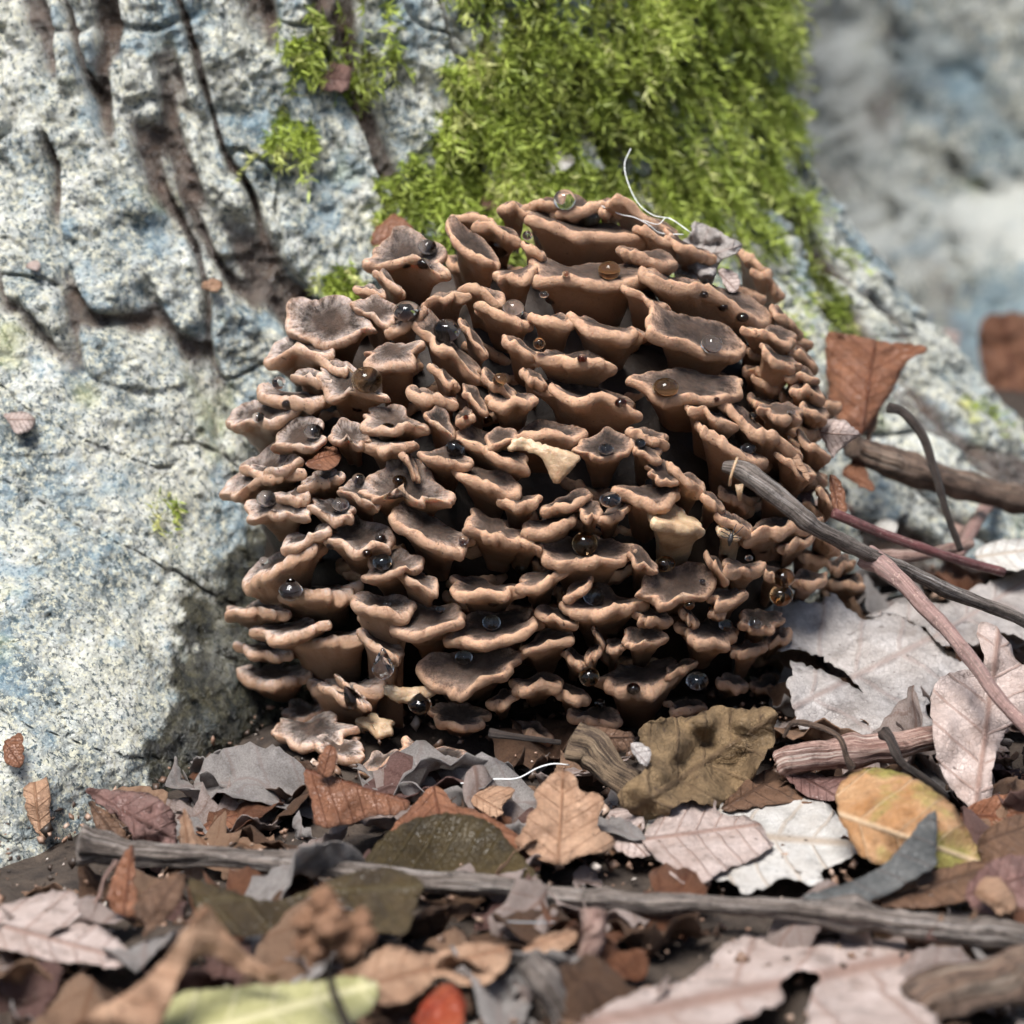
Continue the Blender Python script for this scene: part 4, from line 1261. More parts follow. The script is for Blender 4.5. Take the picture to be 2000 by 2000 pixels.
leaf('pinkish torn leaf scrap between the small oak leaf and the bleached leaf',
     [(1182, 1600), (1195, 1578), (1240, 1580), (1262, 1600), (1250, 1640), (1300, 1660), (1240, 1680), (1190, 1650)], (1230, 1690), 0.0, 0.0004, L_PINK, ((1190, 1600), (1260, 1670)), wr=0.004, seed=10, lift=0.004)
leaf('small mottled brown oak leaf standing behind the long twig',
     [(1062, 1528), (1078, 1510), (1105, 1503), (1128, 1520), (1130, 1545), (1165, 1548), (1182, 1562), (1170, 1590), (1165, 1620), (1205, 1640), (1190, 1665), (1140, 1668), (1100, 1692), (1050, 1680), (1000, 1645), (1025, 1620), (1030, 1590), (1052, 1575), (1040, 1548)],
     (1100, 1705), 0.0, 0.00018, L_TAN, ((1090, 1690), (1100, 1505)), wr=0.007, wl=50, seed=12, lift=0.008)
leaf('big crumpled ochre brown leaf sagging in front of the mushroom',
     [(1245, 1428), (1262, 1410), (1300, 1398), (1350, 1405), (1400, 1375), (1450, 1388), (1478, 1378), (1522, 1388), (1512, 1420), (1515, 1455), (1490, 1478), (1470, 1525), (1440, 1550), (1410, 1580), (1385, 1575), (1340, 1558), (1300, 1600), (1250, 1602), (1200, 1560), (1225, 1528), (1262, 1505), (1270, 1470), (1250, 1455)],
     (1330, 1600), 0.0, 0.00022, L_OCHRE, ((1240, 1580), (1510, 1400)), jitter=2.5, wr=0.020, wl=85, seed=13, lift=0.012, bulge=-0.018, bc=(1380, 1490), br=70)
leaf('glossy red-brown torn leaf in front of the lowest left fronds',
     [(590, 1500), (625, 1506), (680, 1525), (740, 1548), (800, 1562), (800, 1580), (770, 1592), (735, 1590), (690, 1608), (618, 1620), (610, 1580), (602, 1545)],
     (680, 1640), 0.0, 0.00014, L_RUST, ((590, 1502), (800, 1565)), wr=0.005, wl=70, seed=14, lift=0.012)
leaf('small red-brown leaf shred sticking up beside the torn red leaf',
     [(618, 1500), (622, 1480), (640, 1452), (660, 1465), (655, 1500), (645, 1520), (625, 1515)], (640, 1640), 0.0, 0.0001, L_RUST, ((630, 1518), (648, 1455)), wr=0.004, seed=15, lift=0.018, step=8)
leaf('dark olive arched leaf behind the long twig',
     [(705, 1690), (740, 1640), (790, 1605), (850, 1590), (910, 1588), (960, 1605), (1000, 1650), (1045, 1705), (1060, 1716), (980, 1730), (860, 1725), (760, 1715)],
     (880, 1740), 0.0, 0.00016, L_OLIVE, ((720, 1720), (1040, 1712)), bulge=-0.010, bc=(880, 1690), br=140, seed=16, lift=0.004)
leaf('peaked brown leaf behind the olive arched leaf',
     [(720, 1680), (770, 1610), (820, 1560), (845, 1532), (870, 1545), (885, 1575), (930, 1580), (1000, 1620), (1040, 1660), (1060, 1710), (900, 1700)],
     (880, 1705), 0.0, 0.0002, L_RUST, ((845, 1535), (880, 1700)), wr=0.006, seed=17, lift=0.0)
leaf('olive curled leaf bending over the long twig, upper side pale',
     [(365, 1712), (400, 1722), (450, 1740), (520, 1765), (590, 1745), (650, 1715), (740, 1692), (800, 1705), (832, 1728), (810, 1775), (795, 1830), (740, 1820), (640, 1815), (560, 1822), (470, 1830), (400, 1820), (375, 1760)],
     (640, 1860), 0.0, 0.00018, L_OLIVE, ((380, 1760), (830, 1730)), bulge=-0.012, bc=(600, 1810), br=140, seed=18, lift=0.016)
leaf('grey-brown folded leaf lobe at the end of the olive curled leaf',
     [(258, 1770), (280, 1745), (325, 1710), (360, 1705), (362, 1740), (340, 1780), (300, 1815), (275, 1835), (285, 1800), (262, 1790)],
     (290, 1850), 0.0, 0.00014, L_BROWN, ((270, 1830), (355, 1708)), wr=0.004, seed=20, lift=0.022, step=9)
leaf('narrow brown leaf standing under the long twig near its budded end',
     [(210, 1740), (230, 1690), (260, 1640), (262, 1700), (268, 1760), (275, 1800), (240, 1790), (215, 1775)], (240, 1800), 0.0, 0.0001, L_RUST, ((240, 1795), (258, 1650)), wr=0.004, seed=21, lift=0.006, step=9)
leaf('pale pink speckled leaf at the foot of the tree',
     [(-30, 1780), (40, 1758), (100, 1742), (150, 1738), (160, 1790), (205, 1815), (245, 1850), (272, 1880), (210, 1895), (180, 1880), (110, 1880), (60, 1865), (-30, 1845)],
     (110, 1905), 0.0, 0.00038, L_PINK, ((-30, 1800), (265, 1880)), wr=0.005, seed=22, lift=0.010)
leaf('plum brown wrinkled curled leaf at the foot of the tree',
     [(162, 1540), (200, 1542), (250, 1545), (300, 1550), (335, 1580), (345, 1612), (345, 1660), (290, 1670), (262, 1650), (255, 1620), (220, 1590), (185, 1565)],
     (290, 1690), 0.0, 0.0002, L_PLUM, ((170, 1545), (345, 1640)), bulge=0.014, bc=(290, 1600), br=60, wr=0.008, wl=40, seed=23, lift=0.006, step=9)
leaf('dark hollow leaf folded below the plum curled leaf',
     [(170, 1555), (215, 1590), (250, 1630), (262, 1680), (230, 1690), (205, 1650), (185, 1610)], (230, 1695), 0.0, 0.0001, L_BROWN, ((180, 1570), (255, 1680)), seed=24, wr=0.003, step=9)
leaf('orange pointed leaf blade standing upright behind the long twig',
     [(352, 1660), (355, 1600), (358, 1576), (368, 1590), (385, 1640), (398, 1720), (360, 1720)], (372, 1725), 0.0, 0.00006, L_TAN, ((375, 1720), (358, 1578)), seed=25, wr=0.002, step=9, lift=0.004)
leaf('flat rust brown leaf lying behind the orange upright blade',
     [(375, 1622), (410, 1605), (420, 1580), (470, 1568), (505, 1575), (470, 1600), (450, 1622), (400, 1632)], (430, 1640), 0.0, 0.0004, L_RUST, ((380, 1625), (500, 1576)), seed=26, wr=0.004)
leaf('orange tan leaf scrap beside the small oak leaf',
     [(905, 1545), (930, 1538), (965, 1535), (1008, 1540), (1000, 1555), (978, 1575), (985, 1590), (965, 1600), (935, 1580), (912, 1562)], (960, 1610), 0.0, 0.0003, L_TAN, ((910, 1545), (990, 1590)), seed=27, wr=0.003, lift=0.01, step=9)
leaf('slate grey leaf with a pointed tip leaning on the orange curled leaf',
     [(1825, 1575), (1832, 1610), (1828, 1650), (1832, 1690), (1790, 1712), (1740, 1745), (1690, 1765), (1620, 1766), (1555, 1752), (1620, 1735), (1680, 1715), (1730, 1690), (1770, 1640)],
     (1700, 1780), 0.0, 0.00016, L_SLATE, ((1560, 1752), (1826, 1580)), seed=28, wr=0.004, lift=0.012)
leaf('grey-brown leaf strip under the slate leaf by the long twig',
     [(1700, 1770), (1780, 1715), (1860, 1690), (1930, 1680), (1960, 1720), (1890, 1760), (1800, 1775)], (1820, 1785), 0.0, 0.0003, L_BROWN, ((1700, 1770), (1950, 1690)), seed=29, wr=0.004, lift=0.01)
leaf('rust cupped leaf on the right behind the orange curled leaf',
     [(1870, 1590), (1900, 1570), (1950, 1550), (2040, 1555), (2040, 1640), (1960, 1640), (1900, 1630)], (1960, 1660), 0.0, 0.0002, L_RUST, ((1875, 1590), (2040, 1600)), bulge=-0.012, bc=(1960, 1610), br=70, seed=30, wr=0.003, lift=0.008)
leaf('dark brown leaf edge folded under the rust cupped leaf',
     [(1905, 1640), (1960, 1600), (2040, 1575), (2040, 1700), (1960, 1720), (1920, 1690)], (1980, 1730), 0.0, 0.0002, L_BROWN, ((1910, 1650), (2040, 1600)), seed=33, wr=0.005, lift=0.012)
leaf('plum red leaf scrap at the right end above the long twig',
     [(1880, 1740), (1920, 1690), (1980, 1665), (2040, 1690), (2040, 1780), (1960, 1790), (1900, 1780)], (1960, 1800), 0.0, 0.0002, L_PLUM, ((1885, 1750), (2040, 1700)), seed=34, wr=0.005, lift=0.014)
leaf('pale peeled seed shell lying on the plum leaf scrap',
     [(1905, 1735), (1925, 1712), (1950, 1715), (1982, 1745), (1985, 1780), (1950, 1790), (1930, 1765), (1908, 1755)], (1950, 1800), 0.0, 0.00015, L_TAN, ((1905, 1740), (1980, 1780)), seed=35, bulge=0.006, bc=(1945, 1750), br=30, lift=0.02, step=7, cat='seed shell', name='seed_shell')
leaf('large pinkish grey blurred oak leaf with insect holes below the long twig',
     [(1085, 2030), (1180, 1965), (1260, 1930), (1345, 1915), (1390, 1870), (1420, 1835), (1480, 1825), (1560, 1838), (1640, 1822), (1720, 1838), (1800, 1822), (1835, 1838), (1890, 1845), (1870, 1880), (1815, 1920), (1800, 1965), (1840, 1990), (1820, 2050), (1580, 2050), (1575, 1960), (1610, 1905), (1560, 1890), (1520, 1920), (1535, 1960), (1420, 2000), (1350, 2050), (1200, 2050)],
     (1500, 2040), 0.0, 0.00050, L_PINK, ((1100, 2010), (1880, 1850)), seed=36, wr=0.007, wl=120, lift=0.032, jitter=3)
leaf('orange tan blurred oak leaf lying below the olive curled leaf',
     [(690, 1910), (730, 1860), (770, 1842), (830, 1868), (880, 1850), (930, 1838), (1005, 1850), (990, 1890), (950, 1925), (900, 1925), (860, 1900), (830, 1935), (775, 1965), (720, 1960)],
     (840, 1960), 0.0, 0.0004, L_TAN, ((700, 1930), (1000, 1850)), seed=37, wr=0.006, lift=0.022)
leaf('light tan leaf scrap under the long twig beside the pale wet stick',
     [(1010, 1860), (1060, 1825), (1130, 1812), (1120, 1850), (1060, 1865)], (1070, 1880), 0.0, 0.0003, L_TAN, ((1010, 1860), (1130, 1815)), seed=38, wr=0.003, lift=0.012)
leaf('glossy dark red leaf near the bottom below the tan blurred oak leaf',
     [(800, 2000), (825, 1960), (860, 1920), (890, 1925), (910, 1960), (905, 2010), (850, 2020)], (860, 2030), 0.0, 0.0002, L_RED, ((810, 2000), (895, 1925)), seed=39, wr=0.004, lift=0.012)
leaf('blurred orange-brown folded leaf arching up in the foreground',
     [(60, 2080), (140, 2000), (240, 1945), (310, 1890), (360, 1820), (392, 1768), (410, 1772), (440, 1820), (500, 1880), (556, 1905), (520, 1920), (450, 1885), (405, 1862), (372, 1872), (345, 1920), (310, 2010), (270, 2080)],
     (250, 2090), 0.0, 0.00003, L_TAN, ((80, 2060), (400, 1775)), seed=40, wr=0.005, lift=0.02, fold=((390, 1768), (-1, 3), 0.00006), thick=0.0008)
leaf('blurred yellow-green leaf lying in the foreground',
     [(300, 2080), (315, 1985), (345, 1938), (450, 1928), (600, 1918), (700, 1905), (742, 1918), (735, 1965), (690, 2000), (600, 2080)],
     (500, 2090), 0.0, 0.0002, L_GREEN, ((310, 2040), (740, 1920)), seed=41, wr=0.003, lift=0.02, bulge=0.008, bc=(520, 1990), br=130)
leaf('rust brown leaf standing on a stalk against the mossy root',
     [(1611, 648), (1640, 650), (1690, 660), (1740, 668), (1790, 672), (1812, 678), (1808, 690), (1780, 698), (1762, 720), (1745, 760), (1718, 800), (1700, 835), (1682, 852), (1650, 840), (1625, 800), (1614, 730)],
     (1690, 880), 0.0, 0.00008, L_RUST, ((1682, 850), (1710, 655)), seed=42, wr=0.006, wl=60, d0=1.03, fold=((1682, 850), (12, -190), 0.00005))
leaf('orange twisted leaf under the thick dead branch',
     [(1640, 925), (1670, 890), (1685, 900), (1700, 935), (1712, 960), (1690, 955), (1665, 940)], (1680, 970), 0.0, 0.0002, L_RUST, ((1645, 925), (1710, 955)), seed=43, d0=1.02, step=9)
leaf('orange leaf sliver behind the thick dead branch tip',
     [(1690, 850), (1700, 815), (1715, 800), (1718, 815), (1705, 850), (1692, 870)], (1700, 870), 0.0, 0.0001, L_TAN, ((1695, 860), (1716, 802)), seed=44, d0=1.04, step=8)
leaf('curled pink-brown leaf resting on the cluster edge by the dead branch tip',
     [(1602, 850), (1600, 828), (1620, 818), (1650, 820), (1672, 838), (1682, 850), (1660, 862), (1640, 880), (1622, 900), (1615, 870)], (1640, 890), 0.0, 0.0001, L_PINK, ((1605, 845), (1680, 850)), seed=45, d0=0.958, bulge=0.008, bc=(1640, 835), br=40, step=8)
leaf('far blurred brown leaf standing beyond the mossy root',
     [(1908, 640), (1930, 612), (2000, 610), (2080, 640), (2080, 850), (1990, 850), (1940, 800), (1915, 720)], (1990, 860), 0.0, 0.0001, L_RUST, ((1990, 850), (1960, 615)), seed=46, d0=1.45, wr=0.01)
leaf('far pale pink blurred leaf scrap beyond the mossy root',
     [(1830, 650), (1850, 640), (1880, 650), (1870, 690), (1840, 690)], (1850, 690), 0.0, 0.0001, L_PINK, ((1835, 650), (1870, 690)), seed=47, d0=1.4)
leaf('whitish rounded leaf behind the maroon twig on the right',
     [(1900, 1080), (1930, 1060), (1990, 1050), (2040, 1055), (2040, 1110), (1960, 1115), (1915, 1100)], (1960, 1120), 0.0, 0.0006, L_WHITE, ((1900, 1090), (2040, 1070)), seed=48, d0=0.995, wr=0.003)
leaf('pale small leaf scrap lying behind the maroon twig tip',
     [(1700, 1030), (1725, 1010), (1755, 1020), (1750, 1045), (1715, 1050)], (1720, 1050), 0.0, 0.0005, L_WHITE, ((1700, 1030), (1750, 1040)), seed=49, d0=1.03)
leaf('dark brown leaf lying in shade below the crumpled ochre leaf',
     [(1400, 1590), (1440, 1540), (1480, 1510), (1530, 1490), (1560, 1550), (1600, 1570), (1500, 1570)], (1500, 1590), 0.0, 0.0004, L_BROWN, ((1410, 1580), (1550, 1500)), seed=50, wr=0.003, lift=0.004)
leaf('plum brown smooth leaf under the peeling branch',
     [(1520, 1490), (1560, 1505), (1640, 1520), (1700, 1510), (1650, 1560), (1600, 1565), (1550, 1540)], (1620, 1575), 0.0, 0.0003, L_PLUM, ((1520, 1492), (1640, 1560)), seed=51, wr=0.003, lift=0.008)
leaf('grey beige leaf flake leaning on the rotten stub',
     [(1228, 1452), (1250, 1450), (1272, 1462), (1270, 1485), (1262, 1500), (1242, 1482)], (1250, 1560), 0.0, 0.0001, L_GREY, ((1230, 1455), (1265, 1495)), seed=52, lift=0.03, step=7)
leaf('dark red-brown leaf behind the rotten stub',
     [(1125, 1438), (1160, 1418), (1200, 1425), (1240, 1430), (1232, 1470), (1180, 1470)], (1190, 1560), 0.0, 0.0001, L_BROWN, ((1130, 1440), (1240, 1440)), seed=53, lift=0.016, wr=0.004)
# pieces lying on the mushroom
dm = on_mushroom(1385, 520) - 0.004
leaf('grey curled dead leaf lying on top of the mushroom cluster',
     [(1320, 478), (1350, 460), (1352, 430), (1375, 438), (1400, 448), (1418, 462), (1450, 475), (1448, 488), (1425, 500), (1405, 510), (1395, 545), (1388, 558), (1350, 540), (1312, 530), (1325, 505)],
     (1385, 540), 0.0, 0.0002, L_GREY, ((1320, 520), (1445, 480)), d0=dm, wr=0.010, wl=28, seed=54, step=7, jitter=1.2)
leaf('pink leaf scrap beside the grey curled leaf on the mushroom',
     [(1400, 530), (1412, 522), (1440, 535), (1448, 552), (1435, 575), (1415, 560)], (1425, 560), 0.0, 0.0001, L_PINK, ((1402, 530), (1440, 570)), d0=on_mushroom(1425, 565) - 0.006, seed=55, step=6)
leaf('wet orange leaf flake lying on a left mushroom frond',
     [(594, 905), (615, 895), (632, 872), (655, 872), (668, 890), (660, 908), (640, 920), (605, 915)], (630, 912), 0.0, 0.0004, L_RUST, ((596, 905), (666, 885)), d0=on_mushroom(630, 910) - 0.004, seed=56, step=6, bulge=0.003, bc=(640, 890), br=25)
leaf('orange brown leaf strip stuck to the right side of the mushroom',
     [(1515, 860), (1535, 868), (1560, 890), (1578, 920), (1580, 945), (1565, 925), (1545, 895)], (1560, 920), 0.0, 0.0001, L_TAN, ((1516, 861), (1580, 944)), d0=on_mushroom(1550, 900) - 0.004, seed=57, step=6)
leaf('dark purple leaf scrap wedged between fronds above the leaning twig',
     [(1558, 950), (1575, 935), (1592, 940), (1590, 965), (1575, 985), (1560, 972)], (1575, 970), 0.0, 0.0001, L_PLUM, ((1560, 955), (1588, 975)), d0=on_mushroom(1575, 965) - 0.004, seed=58, step=6)
leaf('wet rust leaf strip hanging beside the leaning twig',
     [(1618, 925), (1635, 930), (1650, 960), (1655, 1000), (1635, 1010), (1622, 980)], (1640, 1000), 0.0, 0.0001, L_RUST, ((1622, 928), (1640, 1008)), d0=0.945, seed=59, step=7)
b_, n_b, d_b = on_trunk(765, 455)
leaf('rust orange leaf wedged between the moss and the mushroom top',
     [(722, 480), (728, 450), (752, 432), (768, 415), (790, 428), (812, 452), (800, 475), (765, 485)], (765, 470), 0.0, 0.0001, L_RUST, ((725, 475), (805, 450)), d0=d_b - 0.018, seed=60, step=8)


# scraps on the bark
def scrap(label, x, y, r_, mat, seed):
    q, nn, dd = on_trunk(x, y)
    r = random.Random(seed)
    poly = [(x + r_ * r.uniform(0.6, 1.2) * math.cos(k * 0.9) * 1.2, y + r_ * r.uniform(0.5, 1.1) * math.sin(k * 0.9)) for k in range(7)]
    leaf(label, poly, (x, y), 0.0, 0.0002, mat, ((x - r_, y), (x + r_, y)), d0=dd - 0.0015, seed=seed, step=7, bulge=0.003, bc=(x, y), br=r_, wr=0.002, wl=25)


scrap('purple wet leaf scrap stuck on the bark beside the moss', 650, 155, 42, L_PLUM, 3)
scrap('small orange leaf scrap stuck in the bark left of the mushroom', 418, 556, 20, L_TAN, 4)
scrap('pale pink leaf flake stuck on the left bark', 38, 820, 28, L_PINK, 5)
scrap('white leaf flake caught in the moss', 1085, 315, 32, L_WHITE, 6)
scrap('dark bark flake under the moss at the mushroom top', 955, 395, 26, L_BROWN, 7)
scrap('tiny rose flake high in a furrow of the left bark', 68, 520, 14, L_PINK, 8)

q, nn, dd = on_trunk(70, 1560)
leaf('curled orange-brown winged seed standing against the bark at lower left',
     [(42, 1500), (60, 1490), (85, 1500), (98, 1540), (98, 1600), (92, 1645), (70, 1625), (52, 1590), (44, 1545)], (75, 1640), 0.0, 0.0001, L_TAN, ((80, 1640), (62, 1492)), d0=dd - 0.008, seed=61, step=8, bulge=0.006, bc=(75, 1560), br=50, name='winged_seed', cat='seed')
leaf('torn rust leaf bit above the winged seed on the bark',
     [(5, 1450), (18, 1442), (40, 1428), (48, 1450), (46, 1495), (30, 1500), (8, 1490)], (30, 1500), 0.0, 0.0001, L_RUST, ((10, 1450), (40, 1495)), d0=dd - 0.006, seed=62, step=7)

# ------------------------------------------------------------------ filler leaves, shared shapes
def filler_shape(kind, seed):
    r = random.Random(seed)
    if kind == 0:      # beech oval
        out = [(0.5 * math.cos(a) * 1.0, 0.27 * math.sin(a) * (1 + 0.1 * math.cos(a))) for a in np.linspace(0, 2 * np.pi, 18, endpoint=False)]
    elif kind == 1:    # lobed oak
        out = []
        for k in range(44):
            a = 2 * math.pi * k / 44
            w_ = 0.24 * abs(math.sin(a)) ** 0.6 * (1 + 0.38 * math.cos(5.5 * math.pi * (math.cos(a) + 1)))
            out.append((0.5 * math.cos(a), math.copysign(max(w_, 0.012), math.sin(a) + 1e-6)))
    else:              # ragged scrap
        out = [(0.4 * r.uniform(0.55, 1.15) * math.cos(a), 0.32 * r.uniform(0.5, 1.1) * math.sin(a)) for a in np.linspace(0, 2 * np.pi, 11, endpoint=False)]
    o = np.array(out) * 1000
    if kind < 2 and r.random() < 0.55:      # torn off end
        cut = r.uniform(120, 320)
        o[:, 0] = np.minimum(o[:, 0], cut + np.array([r.uniform(-45, 45) for _ in range(len(o))]))
    ol = resample(o.tolist(), 55, 7, r)
    v2, f2 = sheet2d(ol, 75)
    v2 = v2 / 1000
    x, y = v2[:, 0], v2[:, 1]
    cx_, cyy = r.uniform(-0.7, 1.0), r.uniform(-0.9, 1.4)
    z = cx_ * x * x + cyy * y * y + 0.17 * fbm(np.stack([x * 4.5, y * 4.5, x * 0 + seed], 1), 3, seed) + 0.25 * abs(r.gauss(0, 0.5)) * np.abs(y)
    V = np.stack([x, y, z - z.min()], 1)
    n = len(V)
    F = f2 + [[q + n for q in f[::-1]] for f in f2]
    cnt = {(f[k], f[(k + 1) % len(f)]) for f in f2 for k in range(len(f))}
    for (a, b) in cnt:
        if (b, a) not in cnt: F.append([b, a, a + n, b + n])
    luv = np.stack([x + 0.5, y * 2, x * 0], 1)
    return np.concatenate([V, V - np.array([0, 0, 0.009])]), F, np.concatenate([luv, luv])


KINDS = [(L_TAN, 'tan'), (L_PINK, 'pinkish beige'), (L_BROWN, 'dark brown'), (L_RUST, 'rust brown'), (L_GREY, 'grey'), (L_PLUM, 'plum brown')]
SHN = ['oval', 'lobed', 'ragged']
protos = {}
for k in range(3):
    for mi, (mt_, nm) in enumerate(KINDS):
        for v in range(2):
            V, F, U_ = filler_shape(k, 100 + k * 31 + mi * 7 + v * 3)
            protos[(k, mi, v)] = mesh_np('litter_leaf', V, F, mt_, {'luv': U_})
LML = [(1650, 1300, 'the large cracked grey leaf'), (1900, 1200, 'the brownish grey leaf behind the reddish twig'), (1880, 1420, 'the upright tan oak leaf'), (1780, 1600, 'the curled orange and green leaf'),
       (1540, 1650, 'the bleached oak leaf'), (1090, 1600, 'the small mottled oak leaf'), (1370, 1480, 'the crumpled ochre leaf'), (690, 1560, 'the glossy red-brown leaf'), (870, 1650, 'the dark olive arch leaf'),
       (600, 1770, 'the olive curled leaf'), (110, 1820, 'the pale pink speckled leaf'), (260, 1610, 'the plum curled leaf'), (1150, 1850, 'the pale wet stick'), (1500, 1930, 'the large blurred oak leaf'),
       (850, 1900, 'the orange tan blurred oak leaf'), (860, 1990, 'the dark red leaf'), (330, 1930, 'the folded foreground leaf'), (520, 1990, 'the yellow-green leaf'), (1900, 1930, 'the thick blurred stick'),
       (1160, 1490, 'the rotten stub'), (1700, 1490, 'the peeling branch'), (1850, 960, 'the thick dead branch'), (1780, 1070, 'the maroon twig'), (1960, 1620, 'the rust cupped leaf'), (1070, 1960, 'the grey branching stick'),
       (450, 1600, 'the flat rust leaf'), (1700, 760, 'the rust leaf by the root'), (1300, 1770, 'the long twig'), (1900, 1740, 'the peeled seed shell')]
rf = random.Random(77)
n_f = 0
tries = 0
while n_f < 350 and tries < 4000:
    tries += 1
    if rf.random() < 0.72:
        x, y = rf.uniform(-120, 2120), rf.uniform(1490, 2130) if rf.random() < 0.7 else rf.uniform(1490, 1680)
    else:
        x, y = rf.uniform(1500, 2150), rf.uniform(930, 1600)
    if 480 < x < 1500 and y < 1485: continue
    if 480 < x < 780 and y < 1545: continue
    if 1240 < x < 1720 and 1560 < y < 1800: continue
    if 1200 < x < 1540 and 1400 < y < 1640: continue
    if 1250 < x < 1850 and 1870 < y < 2060: continue
    if x < 420 and y < 1500 + (420 - x) * 0.6: continue
    d = ground_hit(x, y)
    if d > 1.6: continue
    p = P(x, y, d)
    if np.hypot(p[0] - TX, p[1] - TY) < trunk_radius(math.atan2(p[1] - TY, p[0] - TX), max(p[2], 0)) + 0.01: continue
    k = rf.choice([0, 1, 2, 2, 2])
    mi = rf.choice([0, 0, 1, 1, 1, 2, 2, 3, 4, 4, 5])
    o = link('litter_leaf', protos[(k, mi, rf.randint(0, 1))], None, (p[0], p[1], zg(p[0], p[1]) + rf.uniform(-0.006, 0.003)))
    s = rf.uniform(0.024, 0.060) if k < 2 else rf.uniform(0.016, 0.046)
    o.scale = (s, s * rf.uniform(0.8, 1.15), s)
    o.rotation_euler = (rf.gauss(0, 0.42), rf.gauss(0, 0.38), rf.uniform(0, 6.28))
    tag(o, '%s %s %s leaf piece near %s' % ('broad' if s > 0.036 else 'small' if s < 0.022 else 'loose', KINDS[mi][1], SHN[k], landmark(x, y, LML)), 'leaf', '%s %s leaf pieces in the litter' % (KINDS[mi][1], SHN[k]))
    n_f += 1

# crumbs of bark, leaf and soil nobody could count
NC = 9000
cxp = nrg.uniform(-0.30, 0.34, NC)
cyp = nrg.uniform(-0.32, 0.34, NC)
cz = zg(cxp, cyp) + nrg.uniform(-0.002, 0.006, NC)
cs = 0.0007 + 0.0026 * nrg.random(NC) ** 3
cen = np.stack([cxp, cyp, cz], 1)
A_ = nrg.normal(0, 1, (NC, 3)); A_ /= np.linalg.norm(A_, axis=1)[:, None]
B_ = np.cross(A_, nrg.normal(0, 1, (NC, 3))); B_ /= np.linalg.norm(B_, axis=1)[:, None]
N_ = np.cross(A_, B_)
corners = []
for (a, b, c) in ((1, .1, 0), (.2, .8, .15), (-.9, .3, 0), (-.3, -.7, .2), (0, 0, .45), (0, 0, -.3)):
    corners.append(cen + (A_ * a + B_ * b + N_ * c) * cs[:, None])
cv = np.stack(corners, 1).reshape(-1, 3)
tri = np.array([(0, 1, 4), (1, 2, 4), (2, 3, 4), (3, 0, 4), (1, 0, 5), (2, 1, 5), (3, 2, 5), (0, 3, 5)])
cf = (np.arange(NC)[:, None, None] * 6 + tri[None]).reshape(-1, 3)


def crumb_mat():
    m = NM('litter_crumbs')
    a = m.attr('rnd')
    c = m.ramp(a, [(0, (0.02, 0.014, 0.01)), (0.35, (0.10, 0.06, 0.04)), (0.65, (0.24, 0.14, 0.09)), (0.92, (0.36, 0.26, 0.2)), (1, (0.5, 0.45, 0.4))])
    return m.set(color=c, rough=0.5, spec=0.5)


crumb = link('litter_crumbs', mesh_np('litter_crumbs', cv, cf, crumb_mat(), {'rnd': np.repeat(nrg.random(NC), 6)}, smooth=False))
tag(crumb, 'fine crumbs of bark, soil and broken leaf between the fallen leaves', 'litter', kind='stuff')

# ------------------------------------------------------------------ fibres, gnat, threads
def fibre(label, pix, r_=1.2, mat=HAIR, seed=1, name='fibre', cat='fibre', rid=0.0):
    pts = [P(x, y, d) for x, y, d in pix]
    V, F, U_ = tube(pts, [r_ * d * TAN / 1000 for _, _, d in pix], 6, 8, rid, seed)
    o = place(name, V, F, mat, {'tuv': U_})
    return tag(o, label, cat)


f0 = on_mushroom(1200, 440) - 0.006
fibre('white curly hair standing up from the mushroom top', [(1232, 290, f0 + .02), (1220, 320, f0 + .018), (1226, 355, f0 + .014), (1245, 395, f0 + .01), (1275, 420, f0 + .004), (1310, 428, f0), (1345, 452, f0)], 0.8)
fibre('white wavy hair lying across the mushroom top', [(1175, 402, f0), (1210, 418, f0 - .002), (1240, 425, f0 - .002), (1268, 440, f0 - .002), (1290, 455, f0), (1335, 458, f0)], 0.8)
fibre('short white hair loop beside the grey curled leaf', [(1255, 430, f0), (1285, 438, f0 - .002), (1303, 425, f0), (1330, 440, f0 + .002), (1350, 455, f0 + .003)], 0.7)
gh = ground_hit(1000, 1560) - 0.02
fibre('pale wavy fibre lying over the soil under the mushroom', [(900, 1530, gh), (960, 1522, gh), (1010, 1520, gh), (1050, 1500, gh - .002), (1080, 1492, gh - .002), (1112, 1494, gh)], 1.4)
dt = 0.860
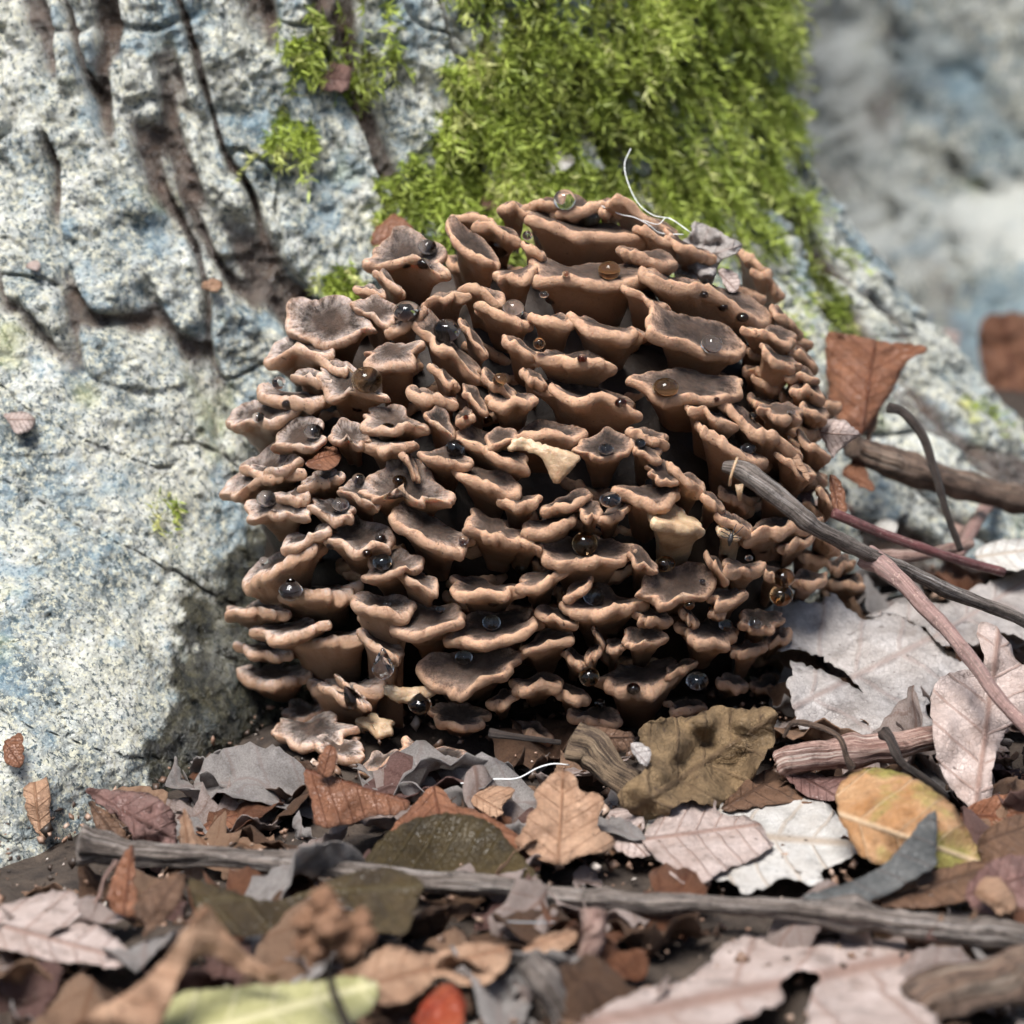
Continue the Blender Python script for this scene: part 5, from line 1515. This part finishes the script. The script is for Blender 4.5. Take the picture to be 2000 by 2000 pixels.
fibre('cream straw splinter bent around the leaning twig tip', [(1440, 895, dt), (1436, 905, dt - .004), (1428, 930, dt - .005), (1425, 948, dt - .002)], 3.0, WHITE_FLESH, name='splinter', cat='splinter')
V = np.array([P(1436, 948, dt), P(1452, 946, dt), P(1448, 978, dt + .002), P(1442, 978, dt + .002)])
V = np.concatenate([V, V + np.array([0, 0.0012, 0])])
tag(place('splinter', V, [[0, 1, 2, 3], [7, 6, 5, 4], [0, 4, 5, 1], [1, 5, 6, 2], [2, 6, 7, 3], [3, 7, 4, 0]], WHITE_FLESH, smooth=False), 'cream pointed wood splinter hanging under the leaning twig tip', 'splinter')
# wet slime threads under the long twig
gq = ground_hit(1100, 1800) - 0.02
for k, (lab, pth) in enumerate([('glistening slime thread stretched flat below the long twig', [(990, 1800, gq), (1050, 1802, gq), (1105, 1800, gq)])]):
    fibre(lab, pth, 0.8 + 0.4 * k, WEB, k, 'slime_thread', 'slime', 0.3)
# gnat
gd = min(on_mushroom(x_, y_) for x_ in (1410, 1427, 1445) for y_ in (1035, 1050, 1062)) - 0.003
gn = bpy.data.objects.new('gnat', None)
COL.objects.link(gn)
tag(gn, 'tiny black gnat sitting on a white broken frond', 'insect')


def gpart(nm, pix, rads, seed):
    V, F, U_ = tube([P(x, y, d) for x, y, d in pix], [r_ * gd * TAN / 1000 for r_ in rads], 8, 6, 0.0, seed)
    link(nm, mesh_np(nm, V, F, BLACK, {'tuv': U_}), gn)


gpart('body', [(1424, 1066, gd), (1426, 1056, gd - .001), (1428, 1047, gd - .001), (1429, 1042, gd - .001)], [2.0, 5.2, 4.6, 2.4], 1)
for k, pts in enumerate([[(1427, 1048), (1418, 1042), (1409, 1038)], [(1427, 1050), (1416, 1050), (1408, 1046)], [(1430, 1048), (1440, 1040), (1452, 1028)], [(1430, 1050), (1440, 1050), (1446, 1052)], [(1428, 1044), (1424, 1036), (1412, 1030)], [(1430, 1044), (1434, 1034), (1438, 1024)]]):
    gpart('leg', [(x, y, gd - .001 + .0015 * q) for q, (x, y) in enumerate(pts)], [1.1, 0.95, 0.8], k)
